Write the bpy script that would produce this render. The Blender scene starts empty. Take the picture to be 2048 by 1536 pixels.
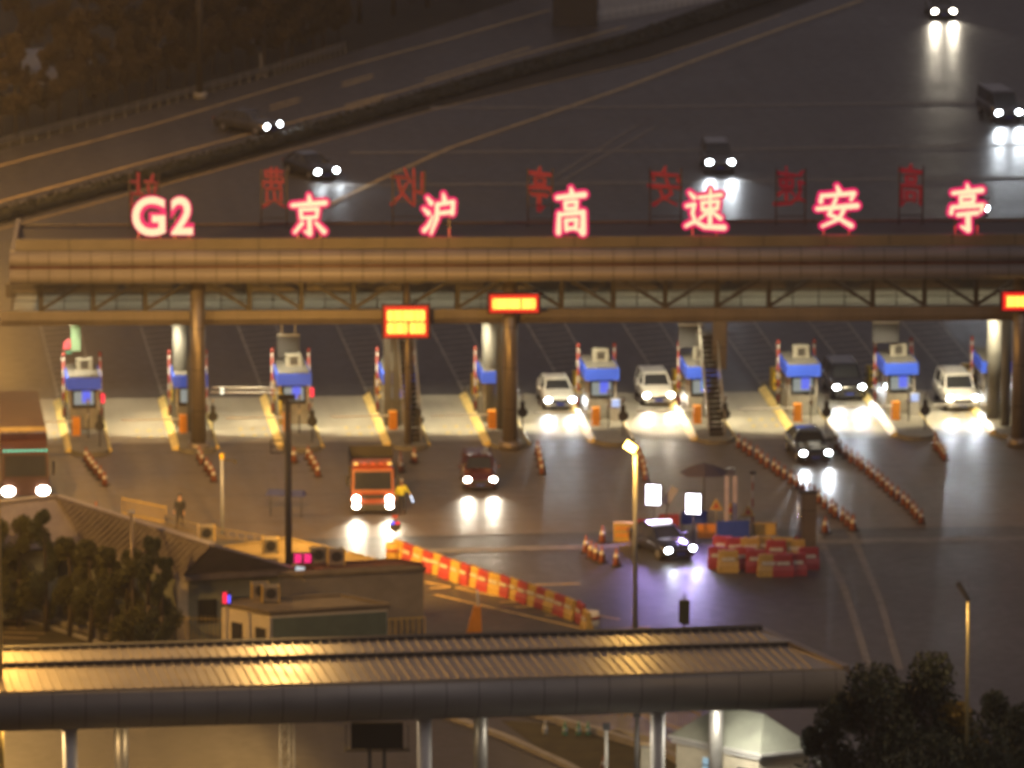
import bpy, bmesh, math, random
from mathutils import Vector, Matrix, noise
R = math.radians
random.seed(11)
scn = bpy.context.scene
C = scn.collection

# ------------------------------------------------------------------ camera
PITCH = R(11.5); CAMZ = 82.0; F = 14981.0
cam_d = bpy.data.cameras.new("camera"); cam = bpy.data.objects.new("camera", cam_d); C.objects.link(cam)
cam.location = (0, 0, CAMZ); cam.rotation_euler = (math.pi/2 - PITCH, 0, 0)
cam_d.sensor_width = 36.0; cam_d.lens = F/2048*36; cam_d.clip_start = 1; cam_d.clip_end = 9000
scn.camera = cam
cam_d.dof.use_dof = True; cam_d.dof.focus_distance = 100; cam_d.dof.aperture_fstop = 3.4   # hand-held long lens, slightly out of focus
# ------------------------------------------------------------------ world, night sky, fill sun added for city glow
w = bpy.data.worlds.new("World"); scn.world = w; w.use_nodes = True
nt = w.node_tree; bg = nt.nodes['Background']
sky = nt.nodes.new('ShaderNodeTexSky'); sky.sky_type = 'NISHITA'; sky.sun_disc = False
sky.sun_elevation = R(2); sky.sun_rotation = R(200)
mx = nt.nodes.new('ShaderNodeMix'); mx.data_type = 'RGBA'; mx.inputs[0].default_value = 0.93
mx.inputs[7].default_value = (1.3, 1.1, 1.22, 1)           # city glow on low cloud
nt.links.new(sky.outputs[0], mx.inputs[6]); nt.links.new(mx.outputs[2], bg.inputs[0])
bg.inputs[1].default_value = 0.10
sd = bpy.data.lights.new("moon", 'SUN'); sd.energy = 0.25; sd.angle = R(20); sd.color = (1, .86, .8)
so = bpy.data.objects.new("moon", sd); C.objects.link(so); so.rotation_euler = (R(50), 0, R(20))  # unseen fill from behind the camera, added to lift camera-facing faces
scn.view_settings.view_transform = 'Standard'; scn.view_settings.look = 'None'
scn.view_settings.exposure = 0; scn.view_settings.gamma = 1
scn.cycles.use_denoising = True
scn.cycles.sample_clamp_indirect = 4.0
scn.cycles.max_bounces = 5; scn.cycles.diffuse_bounces = 2; scn.cycles.glossy_bounces = 3
scn.cycles.caustics_reflective = False; scn.cycles.caustics_refractive = False

# ------------------------------------------------------------------ measuring helpers
_c, _s = math.cos(PITCH), math.sin(PITCH)
CP = Vector((0, 0, CAMZ)); FWD = Vector((0, _c, -_s)); UPV = Vector((0, _s, _c))
def G(px, py, z=0.0):
    d = FWD + UPV*((768-py)/F) + Vector(((px-1024)/F, 0, 0))
    return CP + d*((z-CAMZ)/d.z)
def SC(P): return F/((P-CP).dot(FWD))
def HT(px, py, top):                       # height of a thing standing at (px,py) whose top shows at row top
    return (py-top)/(SC(G(px, py))*_c)
def WD(px, py, n): return n/SC(G(px, py))
LANE = R(6.0)                              # lanes run this far anticlockwise of +Y
LD = Vector((-math.sin(LANE), math.cos(LANE), 0)); LR = Vector((math.cos(LANE), math.sin(LANE), 0))

# ------------------------------------------------------------------ materials
def mat(name, col, rough=.6, metal=0., var=.18, scale=3., bump=0., spec=.5, coat=0., tex='noise', stretch=None, detail=6):
    m = bpy.data.materials.new(name); m.use_nodes = True
    n, l = m.node_tree.nodes, m.node_tree.links
    b = n['Principled BSDF']; b.inputs['Roughness'].default_value = rough; b.inputs['Metallic'].default_value = metal
    b.inputs['Specular IOR Level'].default_value = spec; b.inputs['Coat Weight'].default_value = coat
    tc = n.new('ShaderNodeTexCoord'); mp = n.new('ShaderNodeMapping')
    if stretch: mp.inputs['Scale'].default_value = stretch
    l.new(tc.outputs['Object'], mp.inputs[0])
    t = n.new('ShaderNodeTexNoise'); t.inputs['Scale'].default_value = scale; t.inputs['Detail'].default_value = detail
    t.inputs['Roughness'].default_value = .62
    l.new(mp.outputs[0], t.inputs[0])
    cr = n.new('ShaderNodeValToRGB'); cr.color_ramp.elements[0].position = .3; cr.color_ramp.elements[1].position = .7
    cr.color_ramp.elements[0].color = tuple(c*(1-var) for c in col)+(1,)
    cr.color_ramp.elements[1].color = tuple(min(1, c*(1+var)) for c in col)+(1,)
    l.new(t.outputs[0], cr.inputs[0]); l.new(cr.outputs[0], b.inputs['Base Color'])
    mr = n.new('ShaderNodeMapRange'); mr.inputs[3].default_value = max(.02, rough-.1); mr.inputs[4].default_value = min(1, rough+.1)
    l.new(t.outputs[0], mr.inputs[0]); l.new(mr.outputs[0], b.inputs['Roughness'])
    if bump:
        bp = n.new('ShaderNodeBump'); bp.inputs['Strength'].default_value = bump; bp.inputs['Distance'].default_value = .05
        l.new(t.outputs[0], bp.inputs['Height']); l.new(bp.outputs[0], b.inputs['Normal'])
    return m
def pavement(name, col, rough=.45, var=.3, joint=None, track=.25):
    m = bpy.data.materials.new(name); m.use_nodes = True; n, l = m.node_tree.nodes, m.node_tree.links; b = n['Principled BSDF']
    tc = n.new('ShaderNodeTexCoord'); mp = n.new('ShaderNodeMapping'); mp.inputs['Rotation'].default_value = (0, 0, -R(6)); l.new(tc.outputs['Object'], mp.inputs[0])
    mp2 = n.new('ShaderNodeMapping'); mp2.inputs['Scale'].default_value = (.9, .035, 1); l.new(mp.outputs[0], mp2.inputs[0])
    def nz(vec, sc, det=5, rg=.6):
        t = n.new('ShaderNodeTexNoise'); t.inputs['Scale'].default_value = sc; t.inputs['Detail'].default_value = det; t.inputs['Roughness'].default_value = rg; l.new(vec, t.inputs[0]); return t.outputs[0]
    big, trk, fine, gr = nz(mp.outputs[0], .09, 4), nz(mp2.outputs[0], 1.1, 3), nz(mp.outputs[0], 1.4, 8), nz(mp.outputs[0], 14, 3)
    def math_(op, a, c):
        q = n.new('ShaderNodeMath'); q.operation = op
        for i, x in enumerate((a, c)):
            if isinstance(x, float): q.inputs[i].default_value = x
            else: l.new(x, q.inputs[i])
        return q.outputs[0]
    f = math_('ADD', math_('ADD', math_('MULTIPLY', big, var*1.6), math_('MULTIPLY', trk, track*2)), math_('MULTIPLY', fine, var))
    f = math_('ADD', f, 1.-(var*1.6+track*2+var)/2)
    br = n.new('ShaderNodeVectorMath'); br.operation = 'SCALE'; br.inputs[0].default_value = col; l.new(f, br.inputs['Scale'])
    l.new(br.outputs[0], b.inputs['Base Color'])
    rr = math_('ADD', math_('ADD', math_('MULTIPLY', fine, .35), math_('MULTIPLY', big, .3)), rough-.33)
    l.new(rr, b.inputs['Roughness'])
    bp = n.new('ShaderNodeBump'); bp.inputs['Strength'].default_value = .35; bp.inputs['Distance'].default_value = .02
    l.new(math_('ADD', gr, fine), bp.inputs['Height']); l.new(bp.outputs[0], b.inputs['Normal'])
    return m
def emat(name, col, st, base=(.02, .02, .02)):
    m = bpy.data.materials.new(name); m.use_nodes = True
    b = m.node_tree.nodes['Principled BSDF']; b.inputs['Base Color'].default_value = base+(1,)
    b.inputs['Emission Color'].default_value = tuple(col)+(1,); b.inputs['Emission Strength'].default_value = st
    return m
def banded(name, c1, c2, axis, period):
    m = mat(name, c1, .5, scale=2, var=.15); n, l = m.node_tree.nodes, m.node_tree.links; b = n['Principled BSDF']
    src = b.inputs['Base Color'].links[0].from_socket; tc = n.new('ShaderNodeTexCoord'); sp = n.new('ShaderNodeSeparateXYZ'); l.new(tc.outputs['Object'], sp.inputs[0])
    m1 = n.new('ShaderNodeMath'); m1.operation = 'MODULO'; m1.inputs[1].default_value = period; l.new(sp.outputs[axis], m1.inputs[0])
    m2 = n.new('ShaderNodeMath'); m2.operation = 'GREATER_THAN'; m2.inputs[1].default_value = period/2; l.new(m1.outputs[0], m2.inputs[0])
    mixn = n.new('ShaderNodeMix'); mixn.data_type = 'RGBA'; mixn.inputs[7].default_value = tuple(c2)+(1,)
    l.new(m2.outputs[0], mixn.inputs[0]); l.new(src, mixn.inputs[6]); l.new(mixn.outputs[2], b.inputs['Base Color']); return m
def seam(m, axis, period, width, dark):
    """darken thin joints every `period` metres along a local axis (panel joints that stay with the thing)"""
    n, l = m.node_tree.nodes, m.node_tree.links; b = n['Principled BSDF']
    src = b.inputs['Base Color'].links[0].from_socket
    tc = n.new('ShaderNodeTexCoord'); sp = n.new('ShaderNodeSeparateXYZ'); l.new(tc.outputs['Object'], sp.inputs[0])
    m1 = n.new('ShaderNodeMath'); m1.operation = 'PINGPONG'; m1.inputs[1].default_value = period/2; l.new(sp.outputs[axis], m1.inputs[0])
    m2 = n.new('ShaderNodeMath'); m2.operation = 'LESS_THAN'; m2.inputs[1].default_value = width/2; l.new(m1.outputs[0], m2.inputs[0])
    mixn = n.new('ShaderNodeMix'); mixn.data_type = 'RGBA'; mixn.inputs[7].default_value = tuple(dark)+(1,)
    l.new(m2.outputs[0], mixn.inputs[0]); l.new(src, mixn.inputs[6]); l.new(mixn.outputs[2], b.inputs['Base Color'])
    return m
M = {}
M['soil'] = mat('soil', (.022, .02, .014), .95, scale=.25, var=.5, bump=.3)
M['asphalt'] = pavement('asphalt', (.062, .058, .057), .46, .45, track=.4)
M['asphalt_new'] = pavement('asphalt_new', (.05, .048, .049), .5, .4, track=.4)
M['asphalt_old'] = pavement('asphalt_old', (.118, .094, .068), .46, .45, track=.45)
M['concrete_apron'] = seam(pavement('concrete_apron', (.33, .305, .245), .55, .18, track=.3), 1, 4.5, .05, (.16, .15, .12))
M['concrete'] = mat('concrete', (.3, .285, .25), .75, scale=1.2, var=.2)
M['line_white'] = mat('line_white', (.34, .32, .27), .6, scale=1.5, var=.35, detail=10)
M['line_warm'] = mat('line_warm', (.42, .31, .15), .6, scale=1.2, var=.4, detail=10)  # amber of the street lamps put into the line colour
M['line_faint'] = mat('line_faint', (.16, .15, .135), .6, scale=1.5, var=.4, detail=10)
M['booth_roof'] = mat('booth_roof', (.09, .085, .075), .7, scale=2, var=.3)
M['booth_wall'] = mat('booth_wall', (.2, .19, .16), .55, scale=2, var=.25)
M['rear_column'] = mat('rear_column', (.085, .083, .076), .55, scale=1, var=.2)
M['island'] = mat('island', (.15, .135, .105), .75, scale=1.5, var=.3)
M['kerb_paint'] = mat('kerb_paint', (.72, .56, .2), .5, scale=2.5, var=.25, detail=8)  # yellow paint, made paler to take in the headlight glare
M['hatch'] = mat('hatch', (.27, .26, .225), .6, scale=1.5, var=.4, detail=10)
M['line_yellow'] = mat('line_yellow', (.5, .37, .07), .6, scale=1.5, var=.3)
M['panel'] = seam(mat('panel', (.215, .188, .176), .52, .15, scale=.6, var=.12), 0, 1.09, .05, (.07, .06, .05))
M['panel_dim'] = seam(mat('panel_dim', (.13, .11, .085), .5, .2, scale=.6, var=.2), 0, 3.3, .08, (.05, .045, .04))
M['panel_low'] = seam(mat('panel_low', (.12, .1, .08), .5, .2, scale=.6, var=.2), 0, 1.09, .04, (.08, .07, .05))
M['striped'] = banded('striped', (.33, .3, .28), (.22, .03, .025), 2, .84)
M['steel_dark'] = mat('steel_dark', (.05, .045, .04), .5, .3, scale=2, var=.2)
M['steel'] = mat('steel', (.3, .29, .27), .42, .6, scale=1.5, var=.15)
M['steel_pale'] = mat('steel_pale', (.33, .32, .29), .45, .2, scale=1.5, var=.12)
M['column'] = seam(mat('column', (.2, .165, .13), .38, .5, scale=.8, var=.15), 2, 2.2, .04, (.05, .04, .03))
M['white_paint'] = mat('white_paint', (.55, .54, .51), .5, scale=2, var=.1)
M['cream'] = mat('cream', (.55, .5, .38), .7, scale=2, var=.12)
M['slat'] = mat('slat', (.38, .36, .27), .6, scale=2, var=.15)
M['yellow'] = mat('yellow', (.68, .47, .03), .5, scale=2, var=.22)
M['orange'] = mat('orange', (.62, .24, .02), .5, scale=2, var=.15)
M['cone_orange'] = mat('cone_orange', (.22, .075, .04), .55, scale=4, var=.2)
M['red'] = mat('red', (.24, .03, .025), .5, scale=2, var=.2)
M['red_plastic'] = mat('red_plastic', (.3, .04, .05), .5, scale=2, var=.2)
M['yellow_plastic'] = mat('yellow_plastic', (.42, .29, .08), .5, scale=2, var=.2)
M['blue_board'] = mat('blue_board', (.025, .06, .35), .5, scale=2, var=.15)
M['dark_board'] = mat('dark_board', (.025, .025, .028), .6, scale=2, var=.2)
M['rubber'] = mat('rubber', (.02, .02, .02), .8, scale=4, var=.2)
M['glass'] = mat('glass', (.03, .032, .034), .08, 0, scale=1, var=.1, coat=.5)
M['rim'] = mat('rim', (.4, .4, .42), .3, .8, scale=3, var=.1)
M['chrome'] = mat('chrome', (.6, .6, .6), .15, .95, scale=3, var=.05)
M['roof_metal'] = mat('roof_metal', (.4, .36, .29), .4, .85, scale=.6, var=.16)
M['fascia_grey'] = seam(mat('fascia_grey', (.27, .265, .25), .5, .35, scale=.5, var=.12), 0, 1.36, .035, (.05, .05, .05))
M['tile_grey'] = mat('tile_grey', (.34, .31, .33), .6, scale=1.5, var=.18)
M['wall_green'] = mat('wall_green', (.25, .27, .22), .8, scale=1.2, var=.15)
M['wall_dark_green'] = mat('wall_dark_green', (.1, .135, .105), .8, scale=1.2, var=.2)
M['wall_grey'] = mat('wall_grey', (.2, .18, .15), .8, scale=1.2, var=.18)
M['flat_roof'] = mat('flat_roof', (.17, .14, .095), .8, scale=.8, var=.3)
M['purple_tile'] = mat('purple_tile', (.26, .23, .245), .6, scale=1.5, var=.15)
M['bark'] = mat('bark', (.07, .055, .04), .9, scale=6, var=.35, stretch=(1, 1, .2))
M['leaf_dark'] = mat('leaf_dark', (.032, .042, .02), .65, scale=1.4, var=.5)
M['leaf_olive'] = mat('leaf_olive', (.065, .066, .016), .65, scale=1.4, var=.5)
M['leaf_gold'] = mat('leaf_gold', (.2, .14, .02), .65, scale=1.8, var=.55)  # lamp light on the foliage put into the leaf colour
M['leaf_brown'] = mat('leaf_brown', (.06, .042, .022), .7, scale=1.4, var=.5)
M['hedge'] = mat('hedge', (.02, .022, .014), .8, scale=2.5, var=.6)
M['grass'] = mat('grass', (.06, .05, .02), .9, scale=1., var=.5)
M['gold_fence'] = mat('gold_fence', (.5, .36, .1), .5, scale=2, var=.2)
M['skin'] = mat('skin', (.45, .28, .2), .6, scale=6, var=.1)
M['cloth_dark'] = mat('cloth_dark', (.025, .025, .03), .8, scale=6, var=.2)
M['hivis'] = mat('hivis', (.6, .6, .06), .6, scale=6, var=.15)
M['navy'] = mat('navy', (.02, .02, .06), .75, scale=6, var=.2)
M['tarp_blue'] = mat('tarp_blue', (.03, .04, .16), .6, scale=3, var=.2)
M['parasol'] = mat('parasol', (.06, .05, .075), .7, scale=3, var=.2)
M['paint_white'] = mat('paint_white', (.78, .76, .7), .3, 0, scale=1, var=.04, coat=.6)
M['paint_black'] = mat('paint_black', (.015, .015, .018), .22, .1, scale=1, var=.1, coat=.8)
M['paint_grey'] = mat('paint_grey', (.06, .06, .066), .3, .3, scale=1, var=.1, coat=.6)
M['paint_maroon'] = mat('paint_maroon', (.07, .012, .012), .28, .2, scale=1, var=.1, coat=.6)
M['paint_red'] = mat('paint_red', (.3, .065, .03), .4, 0, scale=1, var=.12, coat=.4)
M['tarp_pink'] = mat('tarp_pink', (.11, .068, .045), .7, scale=1, var=.2)
M['plate_blue'] = mat('plate_blue', (.02, .04, .3), .5, scale=8, var=.1)
M['green_panel'] = mat('green_panel', (.07, .12, .075), .6, scale=2, var=.2)
E = {
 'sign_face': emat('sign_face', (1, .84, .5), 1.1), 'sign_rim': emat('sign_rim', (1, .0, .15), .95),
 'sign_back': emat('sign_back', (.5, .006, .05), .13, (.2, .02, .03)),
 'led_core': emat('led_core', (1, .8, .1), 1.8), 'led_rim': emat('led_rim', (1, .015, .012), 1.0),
 'head_cool': emat('head_cool', (.86, .94, 1), 34), 'head_warm': emat('head_warm', (1, .9, .74), 34),
 'lcd': emat('lcd', (.1, .16, 1), .9), 'lcd_pale': emat('lcd_pale', (.5, .62, 1), 1.0), 'booth_blue': emat('booth_blue', (.02, .07, .55), .3, (.03, .08, .5)),
 'booth_glow': emat('booth_glow', (.75, .85, .8), .35), 'red_lamp': emat('red_lamp', (1, .02, .06), 1.6), 'green_lamp': emat('green_lamp', (.1, .8, .35), .5),
 'green_bead': emat('green_bead', (.15, 1, .6), 2.0), 'panel_white': emat('panel_white', (.9, .86, 1), 12),
 'window_blue': emat('window_blue', (.45, .68, .8), .7), 'board_white': emat('board_white', (.75, .82, .85), .8),
 'sodium': emat('sodium', (1, .62, .12), 14), 'blue_lamp': emat('blue_lamp', (.1, .1, 1), 2.2), 'tube': emat('tube', (1, .93, .75), 6),
 'amber': emat('amber', (1, .55, .1), 2.0), 'amber_dim': emat('amber_dim', (1, .1, .02), .9), 'wand': emat('wand', (.7, .8, 1), 4)}

# ------------------------------------------------------------------ mesh helpers
class MB:
    def __init__(s): s.bm = bmesh.new()
    def box(s, cx, cy, cz, sx, sy, sz, rz=0., rx=0., ry=0.):
        m = Matrix.Translation((cx, cy, cz)) @ Matrix.Rotation(rz, 4, 'Z') @ Matrix.Rotation(ry, 4, 'Y') @ Matrix.Rotation(rx, 4, 'X') @ Matrix.Diagonal((sx, sy, sz, 1))
        bmesh.ops.create_cube(s.bm, size=1, matrix=m); return s
    def tube(s, p0, p1, r0, r1=None, n=12, caps=True):
        p0, p1 = Vector(p0), Vector(p1); r1 = r0 if r1 is None else r1
        d = p1-p0; q = d.to_track_quat('Z', 'Y').to_matrix().to_4x4()
        m = Matrix.Translation((p0+p1)/2) @ q
        k = bmesh.ops.create_cone(s.bm, cap_ends=caps, segments=n, radius1=r0, radius2=max(r1, 1e-4), depth=d.length, matrix=m)
        for f in {f for v in k['verts'] for f in v.link_faces}:
            if len(f.verts) == 4: f.smooth = True
        return s
    def bar(s, p0, p1, w, h):
        p0, p1 = Vector(p0), Vector(p1); d = p1-p0
        q = d.to_track_quat('Y', 'Z').to_matrix().to_4x4()
        bmesh.ops.create_cube(s.bm, size=1, matrix=Matrix.Translation((p0+p1)/2) @ q @ Matrix.Diagonal((w, d.length, h, 1))); return s
    def ball(s, c, r, sub=2, sc=(1, 1, 1)):
        k = bmesh.ops.create_icosphere(s.bm, subdivisions=sub, radius=r, matrix=Matrix.Translation(c) @ Matrix.Diagonal(tuple(sc)+(1,)))
        for v in k['verts']:
            for f in v.link_faces: f.smooth = True
        return s
    def poly(s, pts):
        s.bm.faces.new([s.bm.verts.new(p) for p in pts]); return s
    def prism(s, pts, off):
        off = Vector(off); a = [s.bm.verts.new(p) for p in pts]; b = [s.bm.verts.new(Vector(p)+off) for p in pts]
        s.bm.faces.new(a); s.bm.faces.new(b[::-1])
        for i in range(len(a)):
            j = (i+1) % len(a); s.bm.faces.new((a[i], b[i], b[j], a[j]))
        return s
    def loft(s, rings, closed=True, cap=True, smooth=True):
        vs = [[s.bm.verts.new(p) for p in r] for r in rings]
        for a, b in zip(vs, vs[1:]):
            n = len(a)
            for i in range(n if closed else n-1):
                j = (i+1) % n; f = s.bm.faces.new((a[i], a[j], b[j], b[i])); f.smooth = smooth
        if cap and closed: s.bm.faces.new(vs[0][::-1]); s.bm.faces.new(vs[-1])
        return s
    def build(s, name, m, parent=None, loc=None, rotz=0):
        bmesh.ops.recalc_face_normals(s.bm, faces=s.bm.faces)
        me = bpy.data.meshes.new(name); s.bm.to_mesh(me); s.bm.free(); me.materials.append(m)
        o = bpy.data.objects.new(name, me); C.objects.link(o)
        if parent: o.parent = parent
        if loc is not None: o.location = loc
        o.rotation_euler.z = rotz
        return o
def each(mb, name, m, parent):
    """every loose piece of the collected shape becomes a part of its own"""
    left = set(mb.bm.verts); out = []
    while left:
        st = [left.pop()]; isl = set(st)
        while st:
            for e in st.pop().link_edges:
                for v in e.verts:
                    if v in left: left.discard(v); isl.add(v); st.append(v)
        nb = MB(); mp = {v: nb.bm.verts.new(v.co) for v in isl}
        for f in {f for v in isl for f in v.link_faces}:
            nf = nb.bm.faces.new([mp[v] for v in f.verts]); nf.smooth = f.smooth
        out.append(nb.build(name, m, parent))
    mb.bm.free(); return out
def tag(o, label, cat, group=None):
    o['label'] = label; o['category'] = cat
    if group: o['group'] = group
    return o
def thing(name, label, cat, loc=(0, 0, 0), rotz=0., group=None):
    o = bpy.data.objects.new(name, None); C.objects.link(o); o.empty_display_size = .3
    o.location = loc; o.rotation_euler = (0, 0, rotz); return tag(o, label, cat, group)
def struct(o): o['kind'] = 'structure'; return o
CH = {}
def kids(o): return [x for x in o.children]
def dup(root, loc, rotz=None, label=None, scale=None):
    def cp(o, par):
        c = o.copy(); C.objects.link(c)
        if par: c.parent = par
        for ch in kids(o): cp(ch, c)
        return c
    r = cp(root, None); r.location = loc
    if rotz is not None: r.rotation_euler = (0, 0, rotz)
    if label: r['label'] = label
    if scale: r.scale = scale
    return r
def light(kind, name, loc, energy, col, parent=None, aim=None, size=.3, angle=None, blend=.5, size_y=None):
    d = bpy.data.lights.new(name, kind); d.energy = energy; d.color = col
    if kind == 'AREA':
        d.size = size
        if size_y: d.shape = 'RECTANGLE'; d.size_y = size_y
    else: d.shadow_soft_size = size
    if kind == 'SPOT': d.spot_size = R(angle or 60); d.spot_blend = blend
    o = bpy.data.objects.new(name, d); C.objects.link(o); o.location = loc
    if parent: o.parent = parent
    if aim is not None: o.rotation_euler = (Vector(aim)).to_track_quat('-Z', 'Y').to_euler()
    return o
ORD = ['first', 'second', 'third', 'fourth', 'fifth', 'sixth', 'seventh', 'eighth', 'ninth', 'tenth', 'eleventh', 'twelfth', 'thirteenth', 'fourteenth', 'fifteenth', 'sixteenth', 'seventeenth', 'eighteenth', 'nineteenth', 'twentieth', 'twenty-first', 'twenty-second', 'twenty-third', 'twenty-fourth', 'twenty-fifth', 'twenty-sixth', 'twenty-seventh', 'twenty-eighth']
def strip(name, pts, width, m, z=.008, parent=None):
    """painted line on the ground through the points, `width` metres wide"""
    b = MB(); P = [Vector((p[0], p[1], 0)) for p in pts]
    for a, c in zip(P, P[1:]):
        d = (c-a).normalized(); nrm = Vector((-d.y, d.x, 0))*width/2
        b.poly([tuple(v)[:2]+(z,) for v in (a-nrm, c-nrm, c+nrm, a+nrm)])
    return b.build(name, m, parent)
def sheet(name, pix, m, z):
    o = MB().poly([tuple(G(*p))[:2]+(z,) for p in pix]).build(name, m); return struct(o)

# ------------------------------------------------------------------ the setting: ground and roads
struct(MB().poly([(-3000, -2500, -.03), (3000, -2500, -.03), (3000, 5000, -.03), (-3000, 5000, -.03)]).build('ground', M['soil']))
sheet('asphalt_road', [(-500, 500), (320, 372), (760, 243), (1300, 122), (1790, -60), (2700, -200), (2800, 1060), (-500, 1090)], M['asphalt'], 0)
sheet('highway', [(-500, 420), (0, 300), (300, 218), (550, 150), (820, 70), (1160, -40), (1560, -40), (1250, 68), (1000, 133), (700, 224), (320, 338), (0, 424), (-500, 540)], M['asphalt'], .004)
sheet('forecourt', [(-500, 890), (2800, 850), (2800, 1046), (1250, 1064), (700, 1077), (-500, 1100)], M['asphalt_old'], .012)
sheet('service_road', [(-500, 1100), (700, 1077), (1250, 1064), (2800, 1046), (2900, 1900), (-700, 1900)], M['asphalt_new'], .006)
sheet('toll_apron', [(-500, 805), (2800, 770), (2800, 868), (-500, 893)], M['concrete_apron'], .018)
sheet('roadside_pavement', [(0, 100), (190, 92), (200, 165), (0, 172)], M['concrete'], .01)  # lit ground; its brightness is put into the pale concrete
sheet('verge', [(-300, 1210), (130, 1245), (290, 1300), (290, 1340), (-300, 1340)], M['grass'], .012)
sheet('verge', [(1000, 1440), (1240, 1462), (1380, 1536), (1450, 1650), (1250, 1650), (1130, 1536)], M['grass'], .012)
sheet('side_pavement', [(1200, -30), (1560, -30), (1330, 22), (1200, 44)], M['concrete'], .01)  # pale concrete carries the light on this far strip
def gl(*pix): return [G(*p) for p in pix]
def mark(pix, wdt, m, z=.024, name='road_marking'): return struct(strip(name, gl(*pix), wdt, M[m], z))
# highway lines, median side lines
mark([(-60, 348), (300, 252), (700, 132), (900, 78), (1100, 20)], .35, 'line_warm')
for a, b_ in [((540, 213), (600, 196)), ((540, 221), (600, 203)), ((684, 167), (746, 149)), ((684, 174), (746, 155)), ((690, 211), (770, 189)), ((690, 221), (770, 198)), ((850, 160), (1060, 95))]:
    mark([a, b_], .3, 'line_warm')
mark([(-40, 415), (350, 308), (700, 214), (1000, 122), (1250, 54)], .38, 'line_warm')
mark([(-40, 428), (350, 322), (700, 226), (1000, 133), (1250, 64)], .2, 'line_faint')
mark([(-40, 470), (320, 372), (700, 268), (880, 216), (1300, 118), (1560, 30)], .2, 'line_warm')
mark([(640, 418), (770, 355), (900, 296), (1075, 236), (1250, 175), (1400, 117), (1560, 58), (1725, 0)], .4, 'line_warm')
mark([(655, 418), (784, 355), (914, 297), (1088, 238), (1262, 178), (1412, 121), (1572, 61), (1735, 4)], .16, 'line_faint')
mark([(1112, 352), (1276, 250)], .3, 'line_faint'); mark([(1122, 364), (1310, 254)], .3, 'line_faint')
for pts in ([(860, 216), (1300, 214), (2100, 202)], [(700, 306), (1300, 302), (2100, 288)], [(620, 372), (1300, 366), (2100, 354)]):
    mark(pts, 1.0, 'line_faint', .021, 'rumble_strip')
# forecourt joints and cross bands
for k, yy in enumerate((905, 925, 946, 968, 992, 1018, 1046)):
    mark([(-200, yy+6), (1000, yy-6), (2300, yy-20)], .12, 'line_faint' if k % 2 else 'asphalt_new', .017, 'joint_line')
mark([(830, 1103), (1300, 1091), (2300, 1072)], 1.0, 'line_faint', .017, 'rumble_strip')
mark([(700, 1077), (1250, 1065), (2300, 1050)], .25, 'asphalt_new', .021, 'joint_line')
# parking bays behind the water barriers
for pts in ([(850, 1165), (1240, 1240)], [(870, 1190), (1180, 1262)], [(860, 1177), (1010, 1172), (1160, 1168)], [(1180, 1262), (1300, 1255)], [(1000, 1205), (1060, 1203)], [(1030, 1215), (1120, 1212)], [(1090, 1232), (1160, 1230)]):
    mark(pts, .22, 'line_warm')
# wheel tracks and merge lines on the right
mark([(1600, 1000), (1690, 1180), (1740, 1340)], .35, 'line_faint', .022); mark([(1700, 1060), (1760, 1200), (1800, 1340)], .35, 'line_faint', .022)
# lower left road lines
for pts in ([(-100, 1262), (90, 1268)], [(-100, 1272), (75, 1278)], [(-100, 1252), (50, 1257)], [(-40, 1240), (60, 1245)]): mark(pts, .2, 'line_warm')

# kerb lines lower-left (a low double kerb) and lower-right
def kerb(name, pix, w_, h_, m, label):
    b = MB(); P = gl(*pix)
    for a, c in zip(P, P[1:]): b.bar((a.x, a.y, h_/2), (c.x, c.y, h_/2), w_, h_)
    return struct(b.build(name, M[m]))
kerb('kerb', [(-150, 1168), (0, 1212), (140, 1256), (290, 1302)], .35, .25, 'concrete', '')
kerb('kerb', [(-150, 1185), (0, 1226), (130, 1266), (250, 1306)], .2, .15, 'concrete', '')
kerb('kerb', [(880, 1430), (1010, 1478), (1130, 1532), (1230, 1590)], .35, .2, 'concrete', '')
kerb('kerb', [(1040, 1425), (1200, 1470), (1330, 1512), (1420, 1560)], .35, .3, 'concrete', '')

# ------------------------------------------------------------------ the toll canopy
O = G(395, 901); CY = math.atan(.030)                     # canopy runs along local +X
CU = Vector((math.cos(CY), math.sin(CY), 0)); CV = Vector((-math.sin(CY), math.cos(CY), 0))
sc0 = SC(O)
def cu(px, v=0.):                                          # local x of a pixel column on the line v metres behind the columns
    x = (px-1024)/F; base = O+CV*v
    # intersect the vertical plane of this pixel column with the line
    # point = base+CU*u, depth = y*c - (z-CAMZ)*s ; take z near 8 m
    u = 0.
    for _ in range(6):
        P = base+CU*u; dep = P.y*_c+(CAMZ-8)*_s; u += (x*dep-P.x)/CU.x
    return u
def cz(py, v=0.):                                          # height of a row on the canopy plane v behind the columns
    P = O+CV*v; lo, hi = -5., 30.
    for _ in range(40):
        m_ = (lo+hi)/2; q = Vector((P.x, P.y, m_))-CP
        row = 768-F*q.dot(UPV)/q.dot(FWD)
        if row > py: lo = m_
        else: hi = m_
    return lo
canopy = thing('toll_canopy', 'long toll plaza canopy with ribbed metal fascia and open truss', 'canopy', O, CY)
xL, xR = cu(22), cu(2500)
def profile(name, pts, m, x0, x1, parent=canopy, smooth=True, closed=True):
    return MB().loft([[(x, p[0], p[1]) for p in pts] for x in (x0, x1)], closed=closed, cap=closed, smooth=smooth).build(name, m, parent)
zt, zm, zb = cz(505, -1.6), cz(534, -1.6), cz(568, -1.6)
def bulge(z0, z1, y, d, n=9): return [(y-d*math.sin(math.pi*i/n)**.7, z0+(z1-z0)*i/n) for i in range(n+1)]
fas = bulge(zb, zm-.06, -1.4, .35)+bulge(zm+.02, zt, -1.4, .35)
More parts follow.
